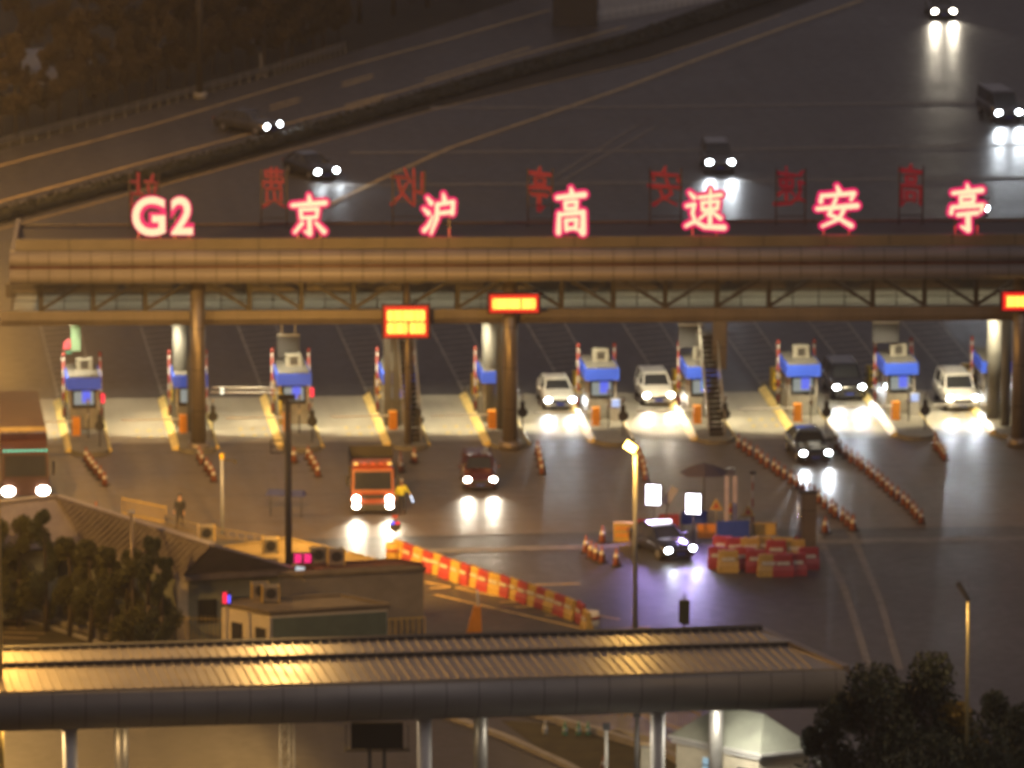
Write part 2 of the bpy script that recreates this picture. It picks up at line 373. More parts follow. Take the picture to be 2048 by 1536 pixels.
fas = fas+[(-.6, zt), (-.6, zb)]
profile('fascia', fas, M['panel'], xL, xR)
profile('fascia_groove', [(-1.55, zm-.05), (-1.55, zm+.03), (-1.3, zm+.03), (-1.3, zm-.05)], M['paint_maroon'], xL, xR, smooth=False)
zp = cz(476, -.5)
profile('parapet', [(-.75, zt-.05), (-.75, zp), (-.35, zp), (-.35, zt-.05)], M['panel_dim'], xL+.3, xR, smooth=False)
zr = cz(452, 8.8)
profile('roof', [(-.35, zr-.25), (-.35, zr), (9, zr), (9, zr-.25)], mat('roof_dark', (.06, .05, .05), .6, scale=1, var=.3), xL+.3, xR, smooth=False)
profile('rear_fascia', [(9, zb), (9, zr+.12), (9.3, zr+.12), (9.3, zb)], M['panel_dim'], xL, xR, smooth=False)
MB().box(xL+.12, 4.0, (zb+zt)/2, .24, 10.0, zt-zb-.1).build('end_panel', M['panel'], canopy)
z1, z2 = cz(652, 0), cz(624, 0)
profile('bottom_beam', [(.32, z1), (.25, z1+.3), (.32, z2), (.8, z2), (.8, z1)], M['panel_low'], xL-.6, xR, smooth=False)
profile('bottom_beam', [(8.2, z1), (8.2, z2), (8.7, z2), (8.7, z1)], M['panel_low'], xL-.6, xR, smooth=False)
b = MB()
for k in range(14): b.box((xL+xR)/2, 1.25+k*.5, z1+.22, xR-xL, .3, .08, rx=R(12))
b.build('ceiling_slats', M['slat'], canopy)
MB().box((xL+xR)/2, 4.5, z1+.05, xR-xL, 7.3, .06).build('ceiling_panel', M['cream'], canopy)
rb = MB()
for hh in (.35, .7, 1.05): rb.tube((xL, 1.5, z2+hh), (xR, 1.5, z2+hh), .025, n=6)
x = xL
while x < xR:
    rb.tube((x, 1.5, z1+.3), (x, 1.5, z2+1.05), .03, n=6); x += 1.37
rb.build('catwalk_railing', M['steel_dark'], canopy)
profile('top_beam', [(.35, zb-.1), (.35, zb+.25), (.7, zb+.25), (.7, zb-.1)], M['steel_dark'], xL, xR, smooth=False)
colpx = [395, 1020, 2040]
step = (cu(1020)-cu(395))/6
u0 = cu(395); nseg = int((xR-u0)/step)
tp = None; seq = list(range(-3, nseg+1))
span = 6
for k in seq:
    x = u0+k*step
    if k % span:
        MB().bar((x, .55, z2), (x, .55, zb+.05), .22, .22).build('truss_post', M['steel_dark'], canopy)
    if k < nseg and (k+1)*step+u0 < xR:
        kk = k % span
        x2 = x+step
        if k < 0: a, c = (x, .55, z2+.05), (x2, .55, zb)
        elif kk < 3: a, c = (x, .55, zb), (x2, .55, z2+.05)
        else: a, c = (x, .55, z2+.05), (x2, .55, zb)
        MB().bar(a, c, .17, .17).build('truss_brace', M['steel_dark'], canopy)
        MB().bar((x, 8.4, z2), (x2, 8.4, zb), .15, .15).build('truss_brace', M['steel_dark'], canopy)
for px in (395, 1020, 2040):
    u = cu(px)
    MB().tube((u, -.15, 0), (u, -.15, zb+.1), .40, n=24).tube((u, -.15, 0), (u, -.15, .5), .62, .55, n=24).build('column', M['column'], canopy)
for px in (360, 980, 1992):
    u = cu(px, 6)
    MB().tube((u, 6, 0), (u, 6, z1+.1), .42, n=24).build('column', M['rear_column'], canopy)
    u = cu(px+22, 4)
    MB().tube((u, 4, 0), (u, 4, z1+.1), .26, n=18).build('column', M['rear_column'], canopy)
u = cu(815); MB().tube((u, .1, 0), (u, .1, zb+.1), .17, n=12).build('column', M['column'], canopy)
for px in (775, 792):
    u = cu(px, 5); MB().box(u, 5, z1/2, .42, .42, z1).build('column', M['rear_column'], canopy)
# lamps of the ceiling: flush fittings, lamp inside each
NL = 20
for i in range(NL):
    u = cu(75+104*i+18, 3)
    for v in (2.4, 6.2):
        MB().box(u, v, z1-.05, 1.2, .5, .1).build('ceiling_light', E['tube'], canopy)
    if i % 2 == 0: light('SPOT', 'ceiling_lamp', (u+.4, 4.6, z1-.2), 3900, (1, .86, .56), canopy, aim=(0, .5, -1), size=.5, angle=82, blend=.35)
for i in range(9):                                        # unseen fill lights added to brighten the ceiling slats
    u = cu(120+240*i, 4)
    light('AREA', 'catwalk_lamp', (u, 5.5, zb+.1), 45, (1, .9, .68), canopy, aim=(0, -.25, -1), size=5.5, size_y=.4)

# hanging boards under the canopy
def hang(px, top, bot, wpx, v, m, label, name='hanging_board', trim=True):
    u = cu(px, v); t_, b_ = cz(top, v), cz(bot, v); wd = wpx/sc0*1.02
    P = O+CU*u+CV*v
    t = thing(name, label, 'sign board', (P.x, P.y, 0), CY)
    MB().box(0, 0, (t_+b_)/2, wd, .25, t_-b_).build('board', m, t)
    if trim: MB().box(0, -.14, t_-.06, wd+.06, .06, .1).build('trim', M['steel_pale'], t)
    each(MB().box(-wd*.3, 0, (t_+z1)/2, .07, .07, max(.1, z1-t_+.1)).box(wd*.3, 0, (t_+z1)/2, .07, .07, max(.1, z1-t_+.1)), 'hanger', M['steel'], t)
hang(576, 668, 716, 44, 8.5, M['dark_board'], 'dark lane sign board hanging above the toll booth with the raised white arm')
hang(1382, 652, 700, 48, 8.5, M['dark_board'], 'dark lane sign board hanging behind the staircase on the right')
hang(1773, 650, 692, 52, 8.5, M['dark_board'], 'dark lane sign board hanging above the brightest blue toll booth')
hang(1440, 645, 745, 28, 5, M['column'], 'tall narrow brown board hanging right of the right staircase', trim=False)
hang(1018, 670, 740, 14, 8.5, M['dark_board'], 'slim dark board hanging beside the middle big column', trim=False)
# green and red lane lights at the far left booth
P = O+CU*cu(140, 6)+CV*6
t = thing('lane_light', 'pale green light box with a glowing red cross plate at the far left lane', 'lane light', (P.x, P.y, 0), CY)
za, zb_ = cz(650, 6), cz(700, 6)
MB().box(.28, 0, (za+zb_)/2, .5, .2, za-zb_).build('box', M['green_panel'], t)
MB().prism([(-.42, -.14, cz(697, 6)), (.0, -.14, cz(694, 6)), (-.05, -.14, cz(674, 6)), (-.36, -.14, cz(682, 6))], (0, .1, 0)).build('red_plate', E['red_lamp'], t)
MB().box(-.12, -.12, cz(702, 6), .3, .1, .12).build('green_lamp', E['green_lamp'], t)
each(MB().box(0, .16, (z1+za)/2, .1, .1, z1-za+.2), 'hanger', M['steel'], t)

# LED boards in front of the columns
def glyph(bm_mb, x0, z0, w_, h_, y, seed, th):
    r = random.Random(seed)
    rows = [0, .5, 1] if r.random() < .6 else [0, .33, .66, 1]
    for q in rows: bm_mb.box(x0+w_/2, y, z0+h_*q, w_, .05, th)
    for q in r.sample([0, .5, 1], 2 if r.random() < .6 else 3): bm_mb.box(x0+w_*q, y-.006, z0+h_/2, th, .05, h_)
def led(px0, px1, top, bot, label, lines, v=-.9, zc=None):
    uc = cu((px0+px1)/2, v); t_, b_ = cz(top, v), cz(bot, v); wd = (px1-px0)/sc0*1.02; h = t_-b_
    P = O+CU*uc+CV*v
    t = thing('led_board', label, 'LED sign', (P.x, P.y, 0), CY)
    MB().box(0, .14, (t_+b_)/2, wd+.6, .2, h+.5).build('housing', M['paint_maroon'], t)
    MB().box(0, .03, (t_+b_)/2, wd+.34, .02, h+.3).build('lit_plate', E['led_rim'], t)  # red glow of the LEDs built as an emissive plate
    rim, core = MB(), MB()
    nl = len(lines); lh = h/nl
    for li, seg in enumerate(lines):
        z0 = t_-lh*(li+1)+lh*.14
        tot = sum(seg); x = -wd/2
        cw = wd/tot
        i = 0
        for s_ in seg:
            if s_ == 1:
                glyph(rim, x+cw*.1, z0, cw*.8, lh*.72, .0, li*50+i+px0, .13)
                glyph(core, x+cw*.1, z0, cw*.8, lh*.72, -.03, li*50+i+px0, .1)
            x += cw*s_; i += 1
    rim.build('glow_edge', E['led_rim'], t); core.build('lit_text', E['led_core'], t)
    MB().box(0, .45, (t_+b_)/2, .12, .6, .12).build('bracket', M['steel_dark'], t)
    light('AREA', 'led_light', (0, -.4, (t_+b_)/2), 18, (1, .18, .06), t, aim=(0, -1, -.2), size=wd, size_y=h)
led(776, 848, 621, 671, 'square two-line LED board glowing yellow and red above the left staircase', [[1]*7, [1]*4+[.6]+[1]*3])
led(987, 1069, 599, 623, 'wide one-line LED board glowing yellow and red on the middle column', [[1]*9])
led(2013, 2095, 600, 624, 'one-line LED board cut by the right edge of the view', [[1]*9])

# ------------------------------------------------------------------ roof letters
CHARS = {
 '京': [[(5, 10, .5), (5.2, 8.6, 1.1)], [(.6, 7.6, .8), (9.3, 8.2, 1.1)], [(2.7, 6.6, .7), (3, 4.4, .8)], [(2.7, 6.5, .7), (7.3, 6.7, .8), (7, 4.6, .7)], [(3, 4.5, .7), (7, 4.7, .7)], [(5.1, 4.4, .9), (5.2, .6, 1.), (3.9, 1.2, .4)], [(3.2, 3.2, .8), (1.2, 1.0, .6)], [(6.8, 3.3, .6), (9, 1.1, 1.)]],
 '沪': [[(1.6, 9, .5), (2.7, 7.7, 1.)], [(.5, 6.3, .5), (1.9, 5.2, 1.)], [(.6, 1.0, .9), (1.8, 2, .8), (3.2, 4.6, .4)], [(6.3, 9.9, .5), (6.6, 8.5, 1.)], [(4.5, 7.4, .8), (9.2, 8.0, .8), (8.9, 5.2, .9)], [(4.6, 5.2, .8), (9, 5.6, .8)], [(4.5, 7.4, .9), (4.3, 4, .9), (2.6, .3, .5)]],
 '高': [[(5, 10, .4), (5.3, 8.8, 1.1)], [(.8, 8, .8), (9.2, 8.6, 1.)], [(3.2, 7, .7), (3.4, 5.6, .7)], [(3.2, 7, .7), (6.8, 7.2, .7), (6.6, 5.7, .7)], [(3.3, 5.6, .7), (6.7, 5.8, .7)], [(1.3, 4.6, .7), (1.1, .6, .9)], [(1.3, 4.4, .7), (8.9, 4.9, .9), (8.8, .5, 1.1), (7.3, 1.2, .4)], [(3.4, 3.2, .7), (3.6, 1.2, .7)], [(3.4, 3.2, .6), (6.8, 3.4, .7), (6.5, 1.4, .7)], [(3.5, 1.4, .7), (6.5, 1.6, .6)]],
 '速': [[(1.2, 9, .5), (2.3, 7.9, 1.)], [(.5, 5.9, .7), (2.4, 6.3, .8), (1.9, 4.2, .7), (2.5, 2.6, .7)], [(.3, 1.2, .6), (2.5, 2.3, .8), (5, 1.0, .9), (9.8, .8, 1.1)], [(3.6, 7.9, .7), (9, 8.5, .9)], [(4.3, 6.7, .7), (4.5, 4.9, .7)], [(4.3, 6.7, .7), (8.4, 7, .7), (8.1, 5.2, .7)], [(4.4, 5, .7), (8.2, 5.3, .7)], [(6.4, 10, .5), (6.3, 2, .9)], [(6.1, 4.8, .8), (3.6, 2.8, .5)], [(6.5, 4.8, .6), (8.9, 3, .9)]],
 '安': [[(5, 10, .5), (5.5, 8.7, 1.1)], [(1.4, 7.9, .6), (1.2, 6.3, .9)], [(1.5, 7.7, .8), (9, 8.3, .9), (8.3, 6.7, .6)], [(4.8, 7, .7), (3.2, 3.2, .8), (5.6, 2.2, .7), (8.4, .5, 1.)], [(7, 5.2, .8), (5.6, 2.2, .7), (1.6, .4, .5)], [(.4, 4.6, .8), (9.7, 5.3, 1.1)]],
 '亭': [[(5, 10, .4), (5.3, 8.9, 1.)], [(1.2, 8.2, .7), (9, 8.8, .9)], [(3.2, 7.4, .6), (3.4, 6.1, .7)], [(3.2, 7.4, .6), (6.9, 7.6, .7), (6.6, 6.2, .7)], [(3.3, 6.1, .7), (6.7, 6.2, .7)], [(1, 5.3, .6), (.7, 4, .8)], [(1, 5.2, .7), (9.3, 5.6, .8), (8.8, 4.3, .5)], [(2.6, 3.6, .8), (7.8, 4, .8)], [(5.3, 3.8, .9), (5.4, .4, 1.), (3.5, 1.1, .4)]],
 '站': [[(2.2, 9.6, .5), (2.6, 8.4, .9)], [(.6, 7.4, .7), (4.6, 7.8, .7)], [(1.5, 6.4, .6), (2, 3.6, .6)], [(3.8, 6.8, .6), (3.1, 3.4, .6)], [(.4, 2.4, .7), (4.7, 3.2, .7)], [(6.8, 9.8, .7), (6.8, 5, .8)], [(6.9, 7.5, .7), (9.5, 7.8, .7)], [(5.3, 4.6, .7), (5.4, .6, .7)], [(5.3, 4.5, .7), (9.2, 4.8, .7), (9, .7, .8)], [(5.4, 1, .7), (9, 1.2, .7)]],
 '费': [[(2, 9, .6), (8, 9.2, .6), (7.9, 7.7, .6)], [(2, 7.7, .6), (7.9, 7.8, .6)], [(2, 7.7, .6), (1.8, 6.3, .6), (9, 6.5, .6), (8.6, 5.2, .5)], [(4, 9.9, .6), (4, 6.8, .7), (2.4, 5, .5)], [(6, 9.9, .6), (6, 5, .7)], [(2.5, 4.7, .6), (2.5, 1.8, .7)], [(2.5, 4.7, .6), (7.6, 4.8, .6), (7.5, 1.8, .6)], [(5, 4, .6), (4.6, 1.8, .7), (1.2, .2, .5)], [(5.9, 1.6, .6), (8.8, .3, .8)]],
 '收': [[(1.2, 8.6, .7), (1.3, 3.4, .7), (3.2, 4, .5)], [(3.6, 9.6, .7), (3.5, .4, .8)], [(6.2, 9.8, .6), (4.6, 6.4, .6)], [(5.2, 7.4, .7), (9.6, 7.7, .8)], [(8.2, 7.5, .7), (7.2, 4, .8), (4, .4, .5)], [(5.6, 6, .6), (7.2, 3, .7), (9.8, .6, 1.)]],
}
def stroke_mesh(ch, w_, h_, grow, y, th):
    """strokes as flat slabs with rounded joints, each a few millimetres proud of the last"""
    b = MB(); k = 0
    for st in CHARS[ch]:
        pts = [((p[0]/10-.5)*w_, p[1]/10*h_, (p[2]*.5/10*h_*1.16+grow)) for p in st]
        for i, (a, c) in enumerate(zip(pts, pts[1:])):
            d = Vector((c[0]-a[0], c[1]-a[1])); L = d.length; d.normalize(); n = Vector((-d.y, d.x))
            ring = []
            for q in range(7):
                ang = math.pi/2+math.pi*q/6
                e = d*math.cos(ang)+n*math.sin(ang); ring.append((a[0]+e.x*a[2], a[1]+e.y*a[2]))
            for q in range(7):
                ang = -math.pi/2+math.pi*q/6
                e = d*math.cos(ang)+n*math.sin(ang); ring.append((c[0]+e.x*c[2], c[1]+e.y*c[2]))
            yy = y-.004*k; k += 1
            b.prism([(q[0], yy, q[1]) for q in ring], (0, th, 0))
    return b
def font_mesh(txt, h_, off, y, th):
    cu_ = bpy.data.curves.new('letter_shape', 'FONT'); cu_.body = txt; cu_.size = 1; cu_.extrude = th/2/1.; cu_.offset = off; cu_.resolution_u = 6
    o = bpy.data.objects.new('letter_shape', cu_); C.objects.link(o)
    dg = bpy.context.evaluated_depsgraph_get(); me = bpy.data.meshes.new_from_object(o.evaluated_get(dg)); bpy.data.objects.remove(o)
    return me
ZL0 = cz(470, -.9); ZL1 = cz(390, -.9); LH = ZL1-ZL0
zroof = zt
WORDS = {'京': 'second from the left', '沪': 'third', '高': 'in the middle of the row', '速': 'fifth', '安': 'sixth', '亭': 'last at the right'}
FR = [('京', 583, 655, 392, 473), ('沪', 846, 911, 390, 471), ('高', 1111, 1172, 380, 474), ('速', 1370, 1447, 382, 467), ('安', 1631, 1713, 379, 462), ('亭', 1896, 1967, 377, 471)]
def letter_support(t, zlo, wd, z0, m, legs=(-.3, .3)):
    b = MB()
    for q in legs: b.box(q*wd, .22, (zlo+z0)/2+.4, .09, .09, z0-zlo+.8)
    each(b, 'support_leg', m, t)
for ch, a, c, top, bot in FR:
    v = -.9; u = cu((a+c)/2, v); z0, z1_ = cz(bot, v), cz(top, v); wd = (c-a)/sc0*1.03
    P = O+CU*u+CV*v
    t = thing('sign_letter', 'glowing red and cream roof character %s on the front edge of the toll canopy' % ch, 'sign letter', (P.x, P.y, z0), CY, 'glowing characters along the canopy front')
    stroke_mesh(ch, wd, z1_-z0, .15, .0, .12).build('glow_edge', E['sign_rim'], t)  # red halo built as an emissive outline around the character
    stroke_mesh(ch, wd, z1_-z0, .0, -.10, .09).build('lit_face', E['sign_face'], t)  # burnt-out core of the red tube put into the cream colour
    letter_support(t, zt-z0, wd, .3, M['column'])
for ch, a, c, top, bot in (('G', 265, 334, 390, 473), ('2', 342, 389, 391, 471)):
    v = -.9; u = cu((a+c)/2, v); z0, z1_ = cz(bot, v), cz(top, v); wd = (c-a)/sc0*1.02; hh = z1_-z0
    P = O+CU*u+CV*v
    t = thing('sign_letter', {'G': 'glowing letter G at the left end of the canopy roof sign', '2': 'glowing digit 2 beside the letter G on the canopy roof sign'}[ch], 'sign letter', (P.x, P.y, z0), CY, 'glowing characters along the canopy front')
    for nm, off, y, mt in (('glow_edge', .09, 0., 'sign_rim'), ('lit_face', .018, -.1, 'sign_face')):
        me = font_mesh(ch, hh, off, 0, .1); me.name = nm
        xs = [p.co.x for p in me.vertices]; ys = [p.co.y for p in me.vertices]
        sx = (wd if nm == 'glow_edge' else wd-.14)/(max(xs)-min(xs)); sy = (hh if nm == 'glow_edge' else hh-.14)/(max(ys)-min(ys))
        mxx, myy = (max(xs)+min(xs))/2, (max(ys)+min(ys))/2
        for p in me.vertices:
            p.co = Vector(((p.co.x-mxx)*sx, y-p.co.z*.8, (p.co.y-myy)*sy+hh/2))
        me.materials.clear(); me.materials.append(E[mt])
        o = bpy.data.objects.new(nm, me); C.objects.link(o); o.parent = t
    letter_support(t, zt-z0, wd, .3, M['column'])
RR = [('站', 290, 62, 345, 425), ('费', 549, 54, 336, 416), ('收', 818, 68, 338, 415), ('亭', 1080, 52, 337, 427), ('安', 1330, 66, 338, 418), ('速', 1580, 62, 340, 420), ('高', 1820, 50, 335, 420)]
for ch, xc, wpx, top, bot in RR:
    v = 8.3; u = cu(xc, v); z0, z1_ = cz(bot, v), cz(top, v); wd = wpx/sc0*1.05
    P = O+CU*u+CV*v
    t = thing('sign_letter', 'dim red back of the roof character %s on the rear edge of the canopy' % ch, 'sign letter', (P.x, P.y, z0), CY+math.pi, 'reversed characters along the canopy rear')
    stroke_mesh(ch, wd, z1_-z0, .0, -.03, .12).build('letter_back', E['sign_back'], t)  # leaking LED light put into the back as dim red emission
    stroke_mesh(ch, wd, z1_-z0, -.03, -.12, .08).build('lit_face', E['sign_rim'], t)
    b = MB()
    for q in (-.38, .38): b.box(q*wd*1.2, .12, (z1_-z0+zr-z0)/2-.05, .09, .09, z1_-zr)
    for q in (.15, .45, .75): b.box(0, .13, (z1_-z0)*q, wd*.92, .04, .045)
    b.box(0, .12, (zr-z0)*.5, wd*.95, .05, .05)
    b.build('frame', M['steel_dark'], t)
for i, xc in enumerate((290, 549, 818, 1080, 1330, 1580, 1820)):      # red spill of the lit faces on the roof
    pass
for ch, a, c, top, bot in FR+[('G', 265, 334, 390, 473), ('2', 342, 389, 391, 471)]:
    u = cu((a+c)/2, 0)
    light('AREA', 'sign_spill', (u, -.6, ZL0+.6), 30, (1, .02, .08), canopy, aim=(0, 1, -.35), size=1.6)

# ------------------------------------------------------------------ toll islands, booths and what stands on them
FRONT = [(182, 914), (398, 909), (608, 905), (822, 902), (1022, 900), (1232, 894), (1437, 890), (1640, 886), (1838, 882), (2035, 878)]
NTH = ['leftmost', 'second from left', 'third from left', 'fourth from left', 'fifth from left', 'fifth from right', 'fourth from right', 'third from right', 'second from right', 'rightmost']
def ip(i, x, y):                                   # island-local to world
    P = G(*FRONT[i]); return P+LR*x+LD*y
IL, IW = 15.5, 1.95
def make_island():
    t = thing('toll_island', 'x', 'traffic island', (0, 0, 0), LANE, 'toll islands between the lanes')
    n = 8; ring = [(IW/2*math.cos(math.pi+math.pi*k/n), IW/2+IW/2*math.sin(math.pi+math.pi*k/n), 0) for k in range(n+1)]+[(IW/2, IL, 0), (-IW/2, IL, 0)]
    MB().prism(ring, (0, 0, .24)).build('kerb_body', M['island'], t)
    for sx, wk, y1 in ((-1, .36, 13.), (1, .2, 9.)):
        x0, x1 = sx*(IW/2), sx*(IW/2+wk)
        MB().prism([(x0, 1.2, 0), (x1, 1.2, 0), (x1, 1.2, .08), (x0, 1.2, .3)], (0, y1, 0)).build('painted_edge', M['kerb_paint'], t)
    return t
def make_booth():
    t = thing('toll_booth', 'x', 'toll booth', (0, 0, 0), LANE, 'toll booths on the islands')
    W_, D_, H_ = 1.55, 3.0, 2.75
    MB().box(0, 0, .55, W_, D_, 1.1).box(0, D_/2-.06, 1.6, W_, .12, 1.1).build('wall', M['booth_wall'], t)
    MB().box(0, -.03, 1.65, W_-.14, D_-.16, 1.1).build('glazing', M['glass'], t)
    MB().box(0, -.06, 1.65, W_-.5, D_-.17, .7).build('interior_glow', E['booth_glow'], t)
    fr = MB()
    for x in (-W_/2+.05, W_/2-.05):
        for y in (-D_/2+.05, 0, D_/2-.05): fr.box(x, y, 1.65, .1, .1, 1.12)
    each(fr, 'window_post', M['steel_pale'], t)
    MB().box(0, -.05, 2.48, W_+.28, D_+.45, .62).build('blue_fascia', E['booth_blue'], t)
    MB().box(0, -.05, 2.83, W_+.1, D_+.3, .1).build('roof', M['booth_roof'], t)
    ac = MB().box(.1, .1, 3.2, .85, .5, .65).build('air_conditioner', M['booth_wall'], t)
    MB().box(.1, -.155, 3.2, .42, .02, .42).build('fan_grille', M['steel_dark'], ac)
    MB().box(.12, -D_/2-.12, 1.75, .45, .1, .6).build('screen', E['lcd'], t)
    return t
def make_barrier(up=False):
    t = thing('boom_barrier', 'x', 'barrier', (0, 0, 0), LANE, 'boom barriers beside the lanes')
    MB().box(0, 0, .6, .42, .4, 1.2).build('cabinet', M['orange'], t)
    a = MB().box(-1.75, -.24, 1.02, 3.1, .06, .08).build('arm', M['white_paint'], t)
    return t
def make_signal():
    t = thing('round_signal', 'x', 'traffic signal', (0, 0, 0), LANE, 'round signals at the island fronts')
    MB().tube((0, 0, .2), (0, 0, 2.2), .035, n=8).build('pole', M['steel_dark'], t)
    MB().tube((0, -.08, 1.35), (0, -.02, 1.35), .27, n=20).box(0, 0, 1.75, .24, .2, .34).build('disc', M['dark_board'], t)
    MB().box(0, 0, 2.25, .12, .3, .14).build('camera', M['steel'], t)
    return t
def make_stripe():
    t = thing('striped_post', 'x', 'post', (0, 0, 0), LANE, 'red and white posts beside the booths')
    MB().tube((0, 0, .2), (0, 0, 3.6), .085, n=12).build('post', M['striped'], t)
    MB().tube((0, 0, 3.6), (0, 0, 3.85), .1, .08, n=12).build('red_cap', M['red'], t)
    return t
def make_nose():
    t = thing('crash_cushion', 'x', 'crash cushion', (0, 0, 0), LANE, 'yellow crash cushions at the island rears')
    MB().loft([[(-.5, -1.4, .2), (.35, -1.4, .2), (.35, -1.4, 1.5), (-.5, -1.4, 1.5)], [(-.5, 0, .2), (.35, 0, .2), (.35, 0, 1.3), (-.5, 0, 1.3)], [(-.2, .9, .2), (.1, .9, .2), (.1, .9, .5), (-.2, .9, .5)]], smooth=False).build('cushion_body', M['yellow'], t)
    b = MB()
    for k in range(3): b.box(-.075, -1.42, .45+k*.4, .8, .03, .16, ry=R(25))
    b.build('warning_stripes', M['dark_board'], t)
    return t
def make_post():
    t = thing('camera_post', 'x', 'post', (0, 0, 0), LANE, 'thin dark posts on the islands')
    MB().tube((0, 0, .2), (0, 0, 2.3), .04, n=8).build('pole', M['steel_dark'], t)
    MB().box(0, -.12, 2.25, .16, .36, .14).box(0, 0, 1.4, .2, .14, .3).build('camera', M['steel'], t)
    return t
protos = dict(isl=make_island(), booth=make_booth(), bar=make_barrier(), sig=make_signal(), st=make_stripe(), nose=make_nose(), post=make_post())
used = set()
def put(key, i, x, y, label, z=0.):
    P = ip(i, x, y); P.z = z
    if key not in used:
        used.add(key); o = protos[key]; o.location = P; o['label'] = label; return o
    return dup(protos[key], P, LANE, label)
EXTRA = ['beside the orange truck lane', 'holding the left big column', 'in the lane with the raised arm', 'under the left staircase', 'holding the middle big column', 'right of the white sedan', 'under the right staircase', 'left of the dark car in its lane', 'right of the dark car in its lane', 'holding the right big column']
for i in range(10):
    n_ = NTH[i]
    put('isl', i, 0, 0, '%s concrete toll island, %s' % (n_, EXTRA[i]))
    put('booth', i, -.05, 7.6, '%s blue-topped toll booth, %s' % (n_, EXTRA[i]), .24)
    put('bar', i, -.55, 4.6, '%s orange boom barrier with a white arm' % n_)
    put('sig', i, .55 if i not in (1, 4) else .95, 1.5 if i not in (1, 4) else 3.2, '%s round dark signal disc on a thin pole at its island front' % n_)
    for sx, wd_ in ((-1, 'left'), (1, 'right')):
        put('st', i, sx*.98-.02, 8.9, 'red and white striped post at the %s side of the %s toll booth' % (wd_, n_))
    put('nose', i, -.2, 14.2, '%s yellow crash cushion at the far end of its toll island' % n_)
    put('post', i, .05, 3.8, '%s thin dark camera post in front of its toll booth' % n_)
# bright screens in some booths, shelf lights
for i, wx in ((5, .62), (8, .62), (3, .3)):
    P = ip(i, wx, 5.6)
    t = thing('lit_box', 'white glowing machine panel beside the %s toll booth' % NTH[i], 'toll machine', (P.x, P.y, .24), LANE)
    MB().box(0, 0, .6, .5, .4, 1.2).build('cabinet', M['steel_pale'], t); MB().box(0, -.21, 1.0, .42, .04, .42).build('screen', E['lcd_pale'], t)
# raised double white arm at the third island
P = ip(2, -.8, 6.0)
t = thing('height_bar', 'pale double horizontal bar with two lamps reaching left from the third booth', 'height bar', P, LANE)
MB().tube((0, 0, 0), (0, 0, 2.3), .06, n=8).build('post', M['yellow'], t)
each(MB().tube((0, 0, 2.25), (-3.6, .05, 2.35), .035, n=8).tube((0, 0, 2.0), (-3.7, .05, 2.1), .035, n=8), 'bar', M['white_paint'], t)
each(MB().box(-3.1, -.05, 2.28, .16, .1, .12).box(-3.1, -.05, 2.08, .16, .1, .12), 'bar_lamp', emat('bar_lamp', (1, .95, .7), 2), t)
# small red signal lamps on booths one and three, green on seven
for i, wx, zz, key in ((0, .95, 1.9, 'red_lamp'), (2, .9, 2.0, 'red_lamp'), (6, .0, 2.1, 'green_lamp')):
    P = ip(i, wx, 6.0)
    t = thing('lane_signal', 'small glowing %s lane signal by the %s toll booth' % (key.split('_')[0], NTH[i]), 'lane signal', (P.x, P.y, 0), LANE)
    MB().tube((0, 0, .2), (0, 0, zz+.3), .04, n=8).build('pole', M['steel_dark'], t)
    MB().box(0, -.06, zz, .2, .06, .5).build('lamp', E[key], t)
# steel staircases at islands four and seven
def stair(i, label):
    P = ip(i, .2 if i == 3 else .05, 1.0)
    t = thing('steel_staircase', label, 'staircase', P, LANE)
    n = 20; rise, run = 4.7, 4.2
    tr = MB()
    for k in range(n): tr.box(0, run*k/n+.15, .3+rise*(k+.5)/n, .74, .24, .05).box(0, run*k/n+.28, .3+rise*k/n, .74, .02, .22)
    tr.build('treads', M['steel_dark'], t)
    for s_ in (-1, 1):
        MB().bar((s_*.42, 0, .15), (s_*.42, run, .2+rise), .05, .24).build('stringer', M['steel'], t)
        r = MB().tube((s_*.44, 0, 1.1), (s_*.44, run, 1.1+rise), .035, n=8)
        r.tube((s_*.44, run, 1.1+rise), (s_*.44, run+1.1, 1.1+rise), .035, n=8)
        for k in range(6): r.tube((s_*.44, run*k/5, .2+rise*k/5), (s_*.44, run*k/5, 1.1+rise*k/5), .025, n=6)
        r.build('handrail', M['steel_pale'], t)
    MB().box(0, run+.55, .2+rise, .9, 1.1, .08).build('landing', M['steel_dark'], t)
    each(MB().box(-.4, run+1.0, (rise+.2)/2, .08, .08, rise).box(.4, run+1.0, (rise+.2)/2, .08, .08, rise), 'landing_post', M['steel_dark'], t)
stair(3, 'steep steel staircase under the square LED board'); stair(6, 'steep steel staircase between the two right toll lanes with white cars')
# hatched wedge markings behind the islands
for i in range(10):
    b = MB(); L = 34.
    for k in range(22):
        y = IL+1+k*L/22; wl = .95+.2*(y-IL)/L
        P = [ip(i, -wl, y), ip(i, wl*.9, y+.7), ip(i, wl*.9, y+.95), ip(i, -wl, y+.25)]
        b.poly([(p.x, p.y, .026) for p in P])
    for s_ in (-1, 1):
        P = [ip(i, s_*1.0-.08, IL), ip(i, s_*1.0+.08, IL), ip(i, s_*1.15+.08, IL+L+1), ip(i, s_*1.15-.08, IL+L+1)]
        b.poly([(p.x, p.y, .030) for p in P])
    struct(b.build('hatch_marking', M['hatch']))
# small yellow dashes across each lane under the canopy
for i in range(10):
    b = MB()
    for k in range(3):
        for s_ in (0, 1):
            P = ip(i, -2.9+k*.62-s_*.0, 4.6+s_*1.6)
            b.box(P.x, P.y, .026, .16, .5, .006)
            P = ip(i, 1.6+k*.62, 4.6+s_*1.6)
    struct(b.build('lane_dashes', M['line_yellow']))

